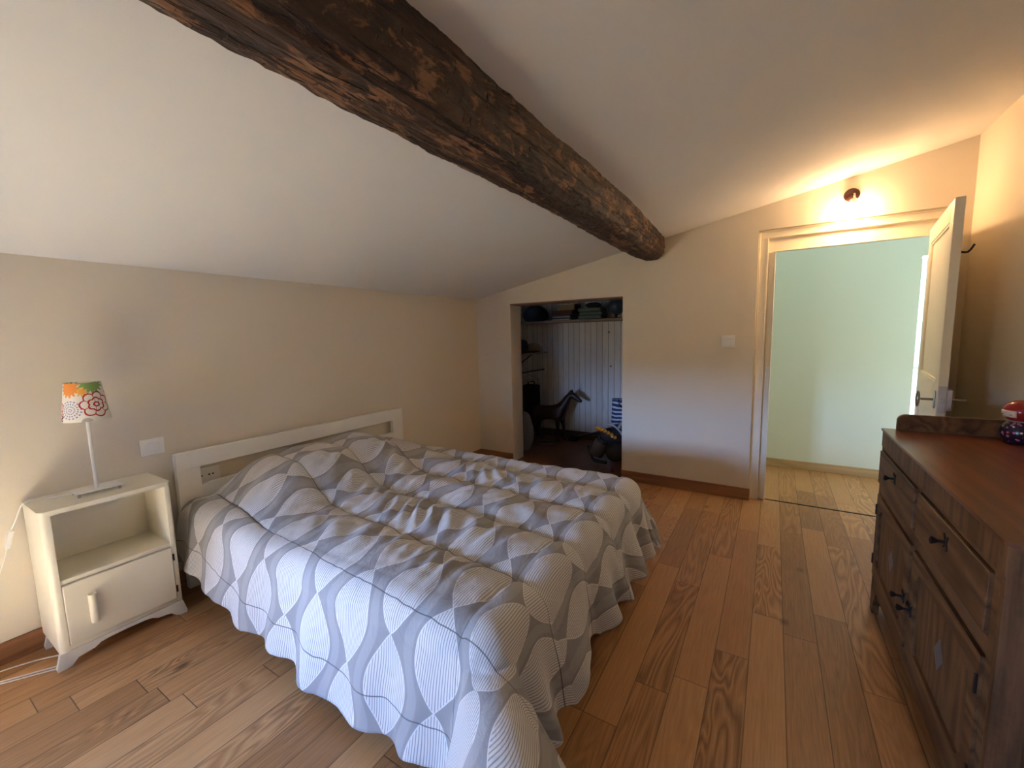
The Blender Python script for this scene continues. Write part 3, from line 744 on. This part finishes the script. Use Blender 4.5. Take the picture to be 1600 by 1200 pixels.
# ------------------------------------------------------------------ sideboard
SX, SY0, SY1, SZ = 3.315, -2.585, -1.262, .92
sb = thing('sideboard', 'dark antique wooden sideboard against the right wall', 'sideboard', (3.6, -1.92, 0))
CH = .045
top = [(SX, SY1), (SX, SY0+CH), (SX+CH, SY0), (W-.012, SY0), (W-.012, SY1)]
bm = bmesh.new(); prism(bm, top, 'Z', SZ-.010, SZ); obj('top', bm, M_sst, sb)
bm = bmesh.new(); prism(bm, [(x+.006 if x < 3.5 else x, y) for x, y in top], 'Z', SZ-.085, SZ-.0101)
box(bm, SX+.02, W-.012, SY1-.025, SY1-.002, .03, SZ-.08)        # far side
box(bm, SX+.02, W-.012, SY0+.05, SY1-.02, .16, .185)            # bottom
box(bm, W-.03, W-.012, SY0+.02, SY1-.02, .1, SZ-.08)            # back
prism(bm, [(SX+.0085, SY0+CH+.02), (SX+.0085, SY0+CH), (SX+CH+.0035, SY0+.004), (W-.012, SY0+.004), (W-.012, SY0+.03), (SX+.06, SY0+CH+.02)], 'Z', 0, SZ-.08)
obj('carcass', bm, M_ssv, sb)
bm = bmesh.new()     # front frame
fy0, fy1, mid = SY0+CH+.02, SY1-.002, -1.885
for (a, b, c, d) in [(fy1-.022, fy1, 0, SZ-.08), (mid-.016, mid+.016, .16, .66), (fy0, fy0+.03, 0.0, SZ-.08), (fy0, fy1, .605, .655), (fy0, fy1, .125, .195), (fy0, fy1, SZ-.10, SZ-.08), (mid-.02, mid+.02, .6, SZ-.08)]:
    box(bm, SX+.008+(.0015 if b-a > .5 else 0)+(.0007 if abs(b-a-.04) < 1e-6 else 0), SX+.034, a, b, c, d)
prism(bm, [(fy1-.10, .126), (fy1-.055, .05), (fy1-.05, .0), (fy1-.022, 0), (fy1-.022, .126)], 'X', SX+.008, SX+.034)
prism(bm, [(fy0+.10, .126), (fy0+.07, .05), (fy0+.06, .0), (fy0+.03, 0), (fy0+.03, .126)], 'X', SX+.008, SX+.034)
box(bm, SX+.035, SX+.05, fy0-.01, fy1, .13, SZ-.086)
obj('front_frame', bm, M_ss, sb)
def pull(bm, y, z, s=1.0):
    # pyramid back plate and flared bar
    lathe(bm, [(.020*s, SX-.001), (.016*s, SX-.006), (.006*s, SX-.012), (.005*s, SX-.022*s), (.010*s, SX-.030*s), (.011*s, SX-.036*s), (.004*s, SX-.038*s)], (0, y, z), 4, 'X')
def bow(bm, y, z):
    prism(bm, [(y-.006, z+.002), (y+.012, z+.022), (y+.014, z), (y+.012, z-.022), (y-.006, z-.002), (y-.05, z-.009), (y-.05, z+.009)], 'X', SX-.010, SX-.003)
    lathe(bm, [(.004, SX+.0), (.004, SX-.018), (.009, SX-.024), (.007, SX-.030)], (0, y-.008, z), 10, 'X')
for k, (a, b) in enumerate([(mid+.022, fy1-.024), (fy0+.032, mid-.022)]):
    dr = obj('drawer', B(SX-.002, SX+.03, a, b, .662, SZ-.103, .003), M_ss, sb)
    bm = bmesh.new(); y = (a+b)/2-.015; 
    lathe(bm, [(.005, SX+.0), (.0045, SX-.02), (.010, SX-.030), (.012, SX-.037), (.004, SX-.040)], (0, y, .768), 12, 'X')
    prism(bm, [(y-.016, .768-.022), (y, .768-.006), (y+.016, .768-.022), (y+.009, .768), (y+.016, .768+.022), (y, .768+.006), (y-.016, .768+.022), (y-.009, .768)], 'X', SX-.006, SX-.002)
    obj('pull', bm, M_black, dr)
DG = plain('grey_metal_inlay', (.13, .13, .12), .4, .3)
for k, (a, b) in enumerate([(mid+.018, fy1-.024), (fy0+.032, mid-.018)]):
    z0, z1, fw, c = .198, .602, .055, .035; a2, b2, z2, z3 = a+fw, b-fw, z0+fw, z1-fw
    bm = bmesh.new()
    inner = [(a2+c, z2), (b2-c, z2), (b2, z2+c), (b2, z3-c), (b2-c, z3), (a2+c, z3), (a2, z3-c), (a2, z2+c)]
    outer = [(a2+c, z0), (b2-c, z0), (b, z2+c), (b, z3-c), (b2-c, z1), (a2+c, z1), (a, z3-c), (a, z2+c)]
    cor = {1: (b, z0), 3: (b, z1), 5: (a, z1), 7: (a, z0)}
    for i in range(8):
        j = (i+1) % 8; pts = [inner[i], outer[i]] + ([cor[i]] if i in cor else []) + [outer[j], inner[j]]
        prism(bm, pts, 'X', SX+.001, SX+.028)
    bmesh.ops.remove_doubles(bm, verts=bm.verts[:], dist=1e-5)
    dd = obj('door', bm, M_ss, sb)
    bm = bmesh.new(); box(bm, SX+.010, SX+.022, a2-.01, b2+.01, z2-.01, z3+.01); obj('panel', bm, M_ssv, dd)
    yc, zc_ = (a+b)/2, (z0+z1)/2
    bm = bmesh.new(); prism(bm, [(yc-.038, zc_), (yc, zc_-.052), (yc+.038, zc_), (yc, zc_+.052)], 'X', SX+.0085, SX+.011); obj('inlay', bm, DG, dd)
    ky = a+.028 if k == 0 else b-.028; bm = bmesh.new()
    lathe(bm, [(.005, SX+.002), (.0045, SX-.02), (.010, SX-.030), (.012, SX-.037), (.004, SX-.040)], (0, ky, .385), 12, 'X')
    prism(bm, [(ky-.014, .385-.02), (ky, .385-.006), (ky+.014, .385-.02), (ky+.008, .385), (ky+.014, .385+.02), (ky, .385+.006), (ky-.014, .385+.02), (ky-.008, .385)], 'X', SX-.004, SX+.001)
    obj('pull', bm, M_black, dd)
    hy = b-.008 if k == 0 else a
    for hz in (.25, .50):
        bm = bmesh.new(); box(bm, SX-.004, SX+.002, hy, hy+.010, hz, hz+.05, .001); obj('hinge', bm, M_black, dd)
# rounded gallery board on the far end and back
bm = bmesh.new()
gp = [(3.365, SZ), (3.365, SZ+.045)] + [(3.395-.030*math.cos(PI/2*k/6), SZ+.045+.030*math.sin(PI/2*k/6)) for k in range(7)] + [(W-.03, SZ+.075), (W-.03, SZ)]
prism(bm, gp, 'Y', SY1-.028, SY1-.008); box(bm, W-.032, W-.012, SY0+.05, SY1-.008, SZ, SZ+.075, .003)
obj('gallery', bm, M_ss, sb)

# ------------------------------------------------------------------ wooden doll on the sideboard
kx, ky_ = 3.722, -1.38
kd = thing('kokeshi_doll', 'small round doll with red hood and purple floral body on the sideboard', 'doll', (kx, ky_, SZ))
def RZ(a_, c): return Matrix.Translation(c) @ Matrix.Rotation(a_, 4, 'Z') @ Matrix.Translation(-Vector(c))
bm = bmesh.new(); lathe(bm, [(.030, SZ), (.045, SZ+.006), (.056, SZ+.03), (.058, SZ+.05), (.050, SZ+.075), (.036, SZ+.092), (.024, SZ+.098)], (kx, ky_, 0), 32); obj('body', bm, M_flower, kd, smooth=True)
bm = bmesh.new(); ball(bm, (kx, ky_, SZ+.130), .056, 1, 1, .84, 32)
# face opening: flatten a window facing the camera side
M_red = plain('red_lacquer', (.36, .02, .02), .22); M_face = plain('pale_painted_face', (.72, .62, .56), .4)
obj('hood', bm, M_red, kd, smooth=True)
fd = Vector((-1.0, -.40, 0)).normalized(); fr = Vector((-fd.y, fd.x, 0))
bm = bmesh.new()
vs = []
for i in range(9):
    for j in range(5):
        a_ = (i/8-.5)*1.15; z = -.022+.028*j/4; rr = .0568*math.sqrt(max(0, 1-(z/(.056*.84))**2)); dd_ = fd*math.cos(a_)+fr*math.sin(a_)
        vs.append(bm.verts.new((kx+dd_.x*rr, ky_+dd_.y*rr, SZ+.130+z)))
for i in range(8):
    for j in range(4): bm.faces.new((vs[i*5+j], vs[(i+1)*5+j], vs[(i+1)*5+j+1], vs[i*5+j+1]))
fc = obj('face', bm, M_face, kd, smooth=True, mods=[('SOLIDIFY', dict(thickness=.0015, offset=0.))])
bm = bmesh.new()
for a_ in (-.28, .28):
    dd_ = fd*math.cos(a_)+fr*math.sin(a_); c_ = Vector((kx, ky_, SZ+.128-.009))+dd_*.0560; tube(bm, [c_-Vector((fr.x, fr.y, 0))*.006, c_+dd_*.001, c_+Vector((fr.x, fr.y, 0))*.006], .0012, 6)
obj('eyes', bm, M_black, fc)
bm = bmesh.new(); lathe(bm, [(.026, SZ+.085), (.040, SZ+.090), (.034, SZ+.097), (.02, SZ+.10)], (kx, ky_, 0), 24); obj('collar', bm, plain('grey_collar', (.25, .25, .22), .4), kd, smooth=True)

# ------------------------------------------------------------------ closet contents
CF = .004
# shelves
s_top = obj('shelf', B(-.15, 1.9, .82, CY-.001, 1.548, 1.572, .002), wood('shelf_wood_top', (.20, .13, .09), (.32, .22, .15), 'X', 1., .6)); tag(s_top, 'long bare wood shelf high across the back of the closet', 'shelf')
s_left = obj('shelf', B(-.149, .26, .42, CY-.03, 1.155, 1.175, .002), wood('shelf_wood_side', (.17, .12, .09), (.27, .20, .15), 'Y', 1., .6)); tag(s_left, 'short lower shelf on the left wall of the closet', 'shelf')
for y in (.55, 1.1):
    bm = bmesh.new(); tube(bm, [(.22, y, 1.152), (-.145, y, 1.152), (-.145, y, .98), (.10, y, 1.15)], .008, 8)
    obj('bracket', bm, M_black, s_left)
rail = bmesh.new(); tube(rail, [(.18, .24, .93), (.18, CY-.005, .93)], .010, 10); r_ = obj('clothes_rail', rail, M_black, smooth=True); tag(r_, 'dark clothes rail under the short closet shelf', 'rail')
for k, y in enumerate((.62, .86)):
    bm = bmesh.new(); tube(bm, [(.18, y, .942), (.185, y, .95), (.19, y, .94), (.18, y, .92), (.18, y, .885)], .002, 6, 3); tube(bm, [(.18, y, .885), (.02, y+.01, .83), (.34, y-.01, .83), (.18, y, .885)], .004, 6)
    o = obj('clothes_hanger', bm, M_metal, smooth=True); tag(o, ['thin empty clothes hanger on the closet rail, nearer the bedroom', 'thin empty clothes hanger on the closet rail, nearer the boarded wall'][k], 'hanger', 'hangers on the closet rail')
def blob(name, c, r, mat, label, cat, seed=0, amp=.12, flat=True, group=None, sub=24):
    bm = bmesh.new(); ball(bm, (0, 0, 0), 1., n_=sub)
    for v in bm.verts:
        k = 1+amp*noise.noise(v.co*1.7+Vector((seed, 0, 0)))+amp*.5*noise.noise(v.co*4+Vector((seed, 3, 0)))
        v.co = Vector((v.co.x*r[0]*k, v.co.y*r[1]*k, max(v.co.z*k, -.72 if flat else -9)*r[2]))
    zmin = min(v.co.z for v in bm.verts)
    bmesh.ops.translate(bm, verts=bm.verts[:], vec=(c[0], c[1], c[2]-zmin))
    return tag(obj(name, bm, mat, smooth=True), label, cat, group)
M_beige = plain('beige_fabric', (.34, .27, .22), .9, bump=.2); M_blackf = plain('black_fabric', (.012, .012, .013), .9); M_tan = plain('tan_fabric', (.26, .19, .11), .9, bump=.2)
M_green = plain('grey_green_fabric', (.14, .18, .13), .9, bump=.2); M_blue = plain('dull_blue_gloss', (.045, .075, .12), .35)
blob('cushion', (.08, .50, 1.175), (.12, .10, .13), M_beige, 'beige cushion on the short closet shelf', 'cushion', 1)
blob('black_bag', (.07, .76, 1.175), (.15, .13, .11), M_blackf, 'black soft bag on the short closet shelf', 'bag', 2, .18)
blob('folded_blanket', (.12, 1.06, 1.175), (.13, .12, .07), M_tan, 'tan folded blanket at the back of the short closet shelf', 'blanket', 3, .1)
# top shelf row
ST = 1.572
blob('black_bag', (.20, 1.02, ST), (.16, .15, .12), M_blackf, 'black soft bag at the left end of the high closet shelf', 'bag', 5, .15)
M_dkred = plain('dark_red_cloth', (.07, .022, .018), .8)
def book(y0, x0, x1, z, h, mat, label, dy=.16, rot=0.):
    bm = bmesh.new(); c = ((x0+x1)/2, y0+dy/2, z)
    box(bm, x0, x1, y0, y0+dy, z, z+h, .001); box(bm, x0-.002, x1+.002, y0-.003, y0+.006, z, z+h, .0015); bmesh.ops.transform(bm, matrix=RZ(rot, c), verts=bm.verts[:])
    return bm
cols = [((.30, .29, .30), .018), ((.03, .035, .05), .016), ((.24, .25, .27), .014), ((.05, .05, .06), .018)]
z = ST; labs = ['pale grey book at the bottom of the closet shelf pile', 'black book second from bottom of the closet shelf pile', 'mid grey book third from bottom of the closet shelf pile', 'charcoal book on top of the closet shelf pile']
for k, (c_, h) in enumerate(cols):
    bmx = book(.90, .50, .74, z, h, None, '', .18, (random.random()-.5)*.1)
    tag(obj('book', bmx, plain('book_cover_%s' % ('abcd'[k]), c_, .6)), labs[k], 'book', 'books on the high closet shelf'); z += h+.0004
o = obj('box', B(.50, .76, .92, 1.16, z, z+.055, .004), M_dkred); tag(o, 'dark red box on the closet book pile', 'box')
o = obj('box', B(.56, .78, .94, 1.14, z+.0555, z+.125, .004), plain('mustard_card', (.20, .12, .035), .8)); tag(o, 'mustard yellow box on top of the dark red box', 'box')
z = ST
for k, (h, dx, lab) in enumerate([(.05, 0, 'grey-green folded towel at the bottom of the shelf pile'), (.04, .01, 'grey-green folded towel in the middle of the shelf pile'), (.045, -.008, 'grey-green folded towel on top of the shelf pile')]):
    bm = bmesh.new(); box(bm, .83+dx, 1.12+dx, .93, 1.16, z, z+h, .016, seg=4); bmesh.ops.subdivide_edges(bm, edges=[e_ for e_ in bm.edges if e_.calc_length() > .1], cuts=6)
    for v in bm.verts: v.co.z += .002*noise.noise(v.co*12)
    tag(obj('towel', bm, M_green, smooth=True), lab, 'towel', 'folded towels on the high closet shelf'); z += h+.003
blob('black_bag', (.99, 1.03, z+.002), (.10, .09, .035), M_blackf, 'flat black pouch lying on the folded towels', 'pouch', 8, .1)
gt = thing('desk_globe', 'dull blue globe on a dark stand on the high closet shelf', 'globe', (1.29, .97, ST))
bm = bmesh.new(); ball(bm, (1.29, .97, ST+.14), .095, n_=32); obj('sphere', bm, M_blue, gt, smooth=True)
bm = bmesh.new(); lathe(bm, [(.055, ST), (.055, ST+.008), (.015, ST+.014), (.012, ST+.03), (.03, ST+.044), (.012, ST+.046)], (1.29, .97, 0), 24); tube(bm, [(1.29+.102*math.sin(a_), .97, ST+.14-.102*math.cos(a_)) for a_ in [k*PI/12 for k in range(13)]], .004, 8); obj('stand', bm, M_black, gt, smooth=True)
blob('cushion', (1.47, 1.02, ST), (.07, .10, .08), M_green, 'small grey-green bundle right of the globe', 'bundle', 9)
# wall hooks
for k, (x, z) in enumerate([(1.105, 1.41), (1.13, .985)]):
    bm = bmesh.new(); tube(bm, [(x, CY, z+.012), (x, CY-.02, z), (x, CY-.03, z+.012)], .005, 8, 3)
    tag(obj('wall_hook', bm, M_black, smooth=True), ['small black hook higher on the white closet boards', 'small black hook lower on the white closet boards'][k], 'hook', 'hooks on the closet boards')
# black suitcase standing behind the horse, grey sack at the left
sc = thing('suitcase', 'tall black suitcase in the dark left corner of the closet', 'suitcase', (.06, 1.12, CF))
obj('shell', B(-.08, .13, 1.115, 1.255, CF+.03, .72, .02, seg=3), M_blackf, sc)
bm = bmesh.new(); tube(bm, [(-.02, 1.185, .72), (-.02, 1.185, .76), (.07, 1.185, .76), (.07, 1.185, .72)], .008, 8, 3); obj('handle', bm, M_black, sc, smooth=True)
for sx in (-.05, .10):
    for sy in (1.14, 1.23):
        bm = bmesh.new(); ball(bm, (sx, sy, CF+.018), .018, n_=12); obj('wheel', bm, M_black, sc, smooth=True)
blob('laundry_bag', (.26, .52, CF), (.14, .13, .28), plain('grey_cotton', (.26, .25, .25), .9, bump=.2), 'grey cotton laundry bag just inside the closet opening', 'bag', 12, .10)
bm = bmesh.new(); pts = [(.40+.13*math.cos(t_*.5)*(1+.1*math.sin(t_*1.3)), .86+.10*math.sin(t_*.5), CF+.004+.0006*t_) for t_ in range(0, 40)]
tube(bm, pts, .004, 6, 2); tag(obj('cable', bm, plain('grey_cable', (.16, .15, .14), .6), smooth=True), 'thin coiled grey cable on the closet floor by the horse', 'cable')

# horse sculpture -----------------------------------------------------------
hx, hy = .14, 1.02
hk = [  # (x, z, radius x/z, neighbours)
]
bm = bmesh.new()
V = {}
def hv(k, x, y, z): V[k] = bm.verts.new((x, y, z))
hv('pel', .27, hy, .405); hv('bar', .40, hy, .395); hv('che', .52, hy, .40); hv('nk0', .575, hy, .46); hv('nk1', .625, hy, .545); hv('nk2', .665, hy, .61); hv('pol', .712, hy, .640)
hv('jaw', .745, hy, .615); hv('nos', .80, hy, .572); hv('mzl', .845, hy, .553)
hv('rmp', .20, hy, .395); hv('tl0', .155, hy, .39); hv('tl1', .125, hy, .30); hv('tl2', .115, hy, .17)
E = [('pel', 'bar'), ('bar', 'che'), ('che', 'nk0'), ('nk0', 'nk1'), ('nk1', 'nk2'), ('nk2', 'pol'), ('pol', 'jaw'), ('jaw', 'nos'), ('nos', 'mzl'), ('pel', 'rmp'), ('rmp', 'tl0'), ('tl0', 'tl1'), ('tl1', 'tl2')]
for s, nm in ((-1, 'n'), (1, 'f')):
    o_ = s*.055; sh = .02*s
    hv('sh'+nm, .535+sh*.3, hy+o_, .31); hv('kn'+nm, .545+sh, hy+o_, .185); hv('fe'+nm, .54+sh, hy+o_, .06); hv('fh'+nm, .56+sh, hy+o_, .018+CF)
    hv('st'+nm, .22, hy+o_, .31); hv('hk'+nm, .175+sh, hy+o_, .195); hv('re'+nm, .205+sh, hy+o_, .06); hv('rh'+nm, .22+sh, hy+o_, .018+CF)
    E += [('che', 'sh'+nm), ('sh'+nm, 'kn'+nm), ('kn'+nm, 'fe'+nm), ('fe'+nm, 'fh'+nm), ('pel', 'st'+nm), ('st'+nm, 'hk'+nm), ('hk'+nm, 're'+nm), ('re'+nm, 'rh'+nm)]
for a, b in E: bm.edges.new((V[a], V[b]))
RAD = dict(pel=.095, bar=.092, che=.100, nk0=.082, nk1=.064, nk2=.052, pol=.046, jaw=.044, nos=.028, mzl=.023, rmp=.08, tl0=.02, tl1=.018, tl2=.010)
for nm in 'nf': RAD.update({'sh'+nm: .036, 'kn'+nm: .021, 'fe'+nm: .016, 'fh'+nm: .019, 'st'+nm: .046, 'hk'+nm: .023, 're'+nm: .016, 'rh'+nm: .019})
keys = list(V.keys()); me = bpy.data.meshes.new('horse_statue')
bm.to_mesh(me); bm.free(); me.skin_vertices.new() if hasattr(me, 'skin_vertices') and hasattr(me.skin_vertices, 'new') else None
M_bronze = plain('dark_brown_leather', (.045, .020, .012), .38, .15, .3, 20)
me.materials.append(M_bronze)
ho = bpy.data.objects.new('horse_statue', me); link(ho, None, (0, 0, 0))
md = ho.modifiers.new('skin', 'SKIN')
for i, k in enumerate(keys):
    sv = me.skin_vertices[0].data[i]; r = RAD[k]; sv.radius = (r, r); sv.use_root = (k == 'pel')
md2 = ho.modifiers.new('subdivision', 'SUBSURF'); md2.levels = 2; md2.render_levels = 2
md.use_smooth_shade = True
tag(ho, 'dark brown standing horse statue in the closet', 'statue')
for s in (-1, 1):
    bm = bmesh.new(); lathe(bm, [(.016, 0), (.011, .02), (.001, .045)], (.700, hy+s*.024, .660), 10)
    obj('ear', bm, M_bronze, ho, smooth=True)
bm = bmesh.new()
for k in range(12):
    t_ = k/11; p0 = Vector((.53+.17*t_, hy, .475+.19*t_)); tube(bm, [p0, p0+Vector((-.012, .0, .022)), p0+Vector((-.028, .012, .006))], .007, 6, 2)
obj('mane', bm, M_bronze, ho, smooth=True)

# vacuum cleaner ---------------------------------------------------------
vx, vy = 1.46, .42
M_vgrey = plain('glossy_dark_grey_plastic', (.035, .035, .042), .12); M_vbin = plain('smoky_clear_bin', (.10, .10, .12), .10); M_yel = plain('yellow_plastic', (.75, .32, .02), .35); M_sil = plain('silver_plastic', (.45, .47, .52), .3, .4)
vc = thing('vacuum_cleaner', 'grey ball vacuum cleaner with yellow cyclone cones in the closet', 'vacuum cleaner', (vx, vy, CF))
for dx, dy in ((.04, -.10), (.10, .10)):
    bm = bmesh.new(); ball(bm, (vx+dx, vy+dy, .175), .105, n_=32); bmesh.ops.scale(bm, verts=bm.verts[:], vec=(1, 1, 1)); obj('wheel', bm, M_vgrey, vc, smooth=True)
bm = bmesh.new(); lathe(bm, [(.02, 0), (.075, .005), (.082, .02), (.082, .15), (.07, .165), (.03, .17)], (0, 0, 0), 32)
bmesh.ops.transform(bm, matrix=Matrix.Translation((vx-.20, vy-.04, .10)) @ Matrix.Rotation(math.radians(28), 4, 'Y'), verts=bm.verts[:]); db = obj('dust_bin', bm, M_vbin, vc, smooth=True)
bm = bmesh.new(); lathe(bm, [(.055, .16), (.07, .17), (.06, .20), (.02, .21)], (0, 0, 0), 32); bmesh.ops.transform(bm, matrix=Matrix.Translation((vx-.20, vy-.04, .10)) @ Matrix.Rotation(math.radians(28), 4, 'Y'), verts=bm.verts[:]); obj('bin_lid', bm, M_vgrey, db, smooth=True)
for k in range(7):
    t_ = k/6; c_ = Vector((vx-.165+.20*t_, vy-.10-.02*math.sin(PI*t_), .405-.08*t_*t_)); bm = bmesh.new(); lathe(bm, [(.022, 0), (.020, .012), (.012, .045)], (0, 0, 0), 14)
    bmesh.ops.transform(bm, matrix=Matrix.Translation(c_) @ Matrix.Rotation(math.radians(70+10*t_), 4, 'X') @ Matrix.Rotation(math.radians(25), 4, 'Y'), verts=bm.verts[:]); obj('cyclone_cone', bm, M_yel, vc, smooth=True)
bm = bmesh.new(); ball(bm, (vx-.02, vy+.02, .30), .12, 1.2, .9, .9, 24); obj('motor_body', bm, M_vgrey, vc, smooth=True)
bm = bmesh.new(); tube(bm, [(vx-.10, vy-.08, .42), (vx-.02, vy-.10, .46), (vx+.06, vy-.10, .42), (vx+.13, vy-.08, .32)], .010, 10, 5); obj('carry_handle', bm, M_sil, vc, smooth=True)
bm = bmesh.new(); tube(bm, [(vx-.36, vy+.16, .13), (vx-.28, vy+.04, .07), (vx-.20, vy-.06, .04), (vx-.06, vy-.10, .04)], .018, 12, 6); obj('hose', bm, M_vgrey, vc, smooth=True)
bm = bmesh.new(); tube(bm, [(.66, 1.17, .035), (1.10, .84, .22), (1.50, .56, .40)], .018, 12); obj('wand', bm, M_vgrey, vc, smooth=True)
bm = bmesh.new(); box(bm, .60, .72, 1.12, 1.24, CF, .05, .012); obj('floor_nozzle', bm, M_vgrey, vc, smooth=True)
bm = bmesh.new(); lathe(bm, [(.006, -.012), (.028, -.012), (.03, 0), (.028, .012), (.006, .012)], (vx+.06, vy-.25, .034), 20, 'X'); obj('castor', bm, plain('dark_red_plastic', (.16, .02, .04), .3), vc, smooth=True)
bm = bmesh.new(); tube(bm, [(vx+.02, vy+.0, .33), (vx+.06, vy+.05, .45), (vx+.12, vy-.02, .36), (vx+.16, vy-.03, .20)], .020, 12, 6); obj('hose', bm, M_sil, vc, smooth=True)
# striped bag
bag = thing('tote_bag', 'navy and white striped fabric bag behind the vacuum cleaner', 'bag', (1.48, .75, CF))
bm = bmesh.new(); g = []
for k in range(21):
    z = CF+.66*k/20; r = []
    for i in range(32):
        a_ = 2*PI*i/32; sx, sy = .20*(1-.08*k/20), .085*(1-.5*(k/20)**2)+.01
        r.append(bm.verts.new((1.50+sx*math.copysign(abs(math.cos(a_))**.6, math.cos(a_))+.012*noise.noise(Vector((a_, z*5, 0))), .76+sy*math.sin(a_)+.012*noise.noise(Vector((a_*2, z*6, 3))), z)))
    g.append(r)
for a, b in zip(g, g[1:]):
    for i in range(32): bm.faces.new((a[i], a[(i+1) % 32], b[(i+1) % 32], b[i]))
bm.faces.new(g[0][::-1])
obj('bag_body', bm, M_stripe, bag, smooth=True)
bm = bmesh.new(); tube(bm, [(1.40, .72, .655), (1.43, .66, .60), (1.52, .64, .56), (1.60, .66, .60), (1.62, .72, .655)], .010, 8, 5); obj('strap', bm, M_stripe, bag, smooth=True)
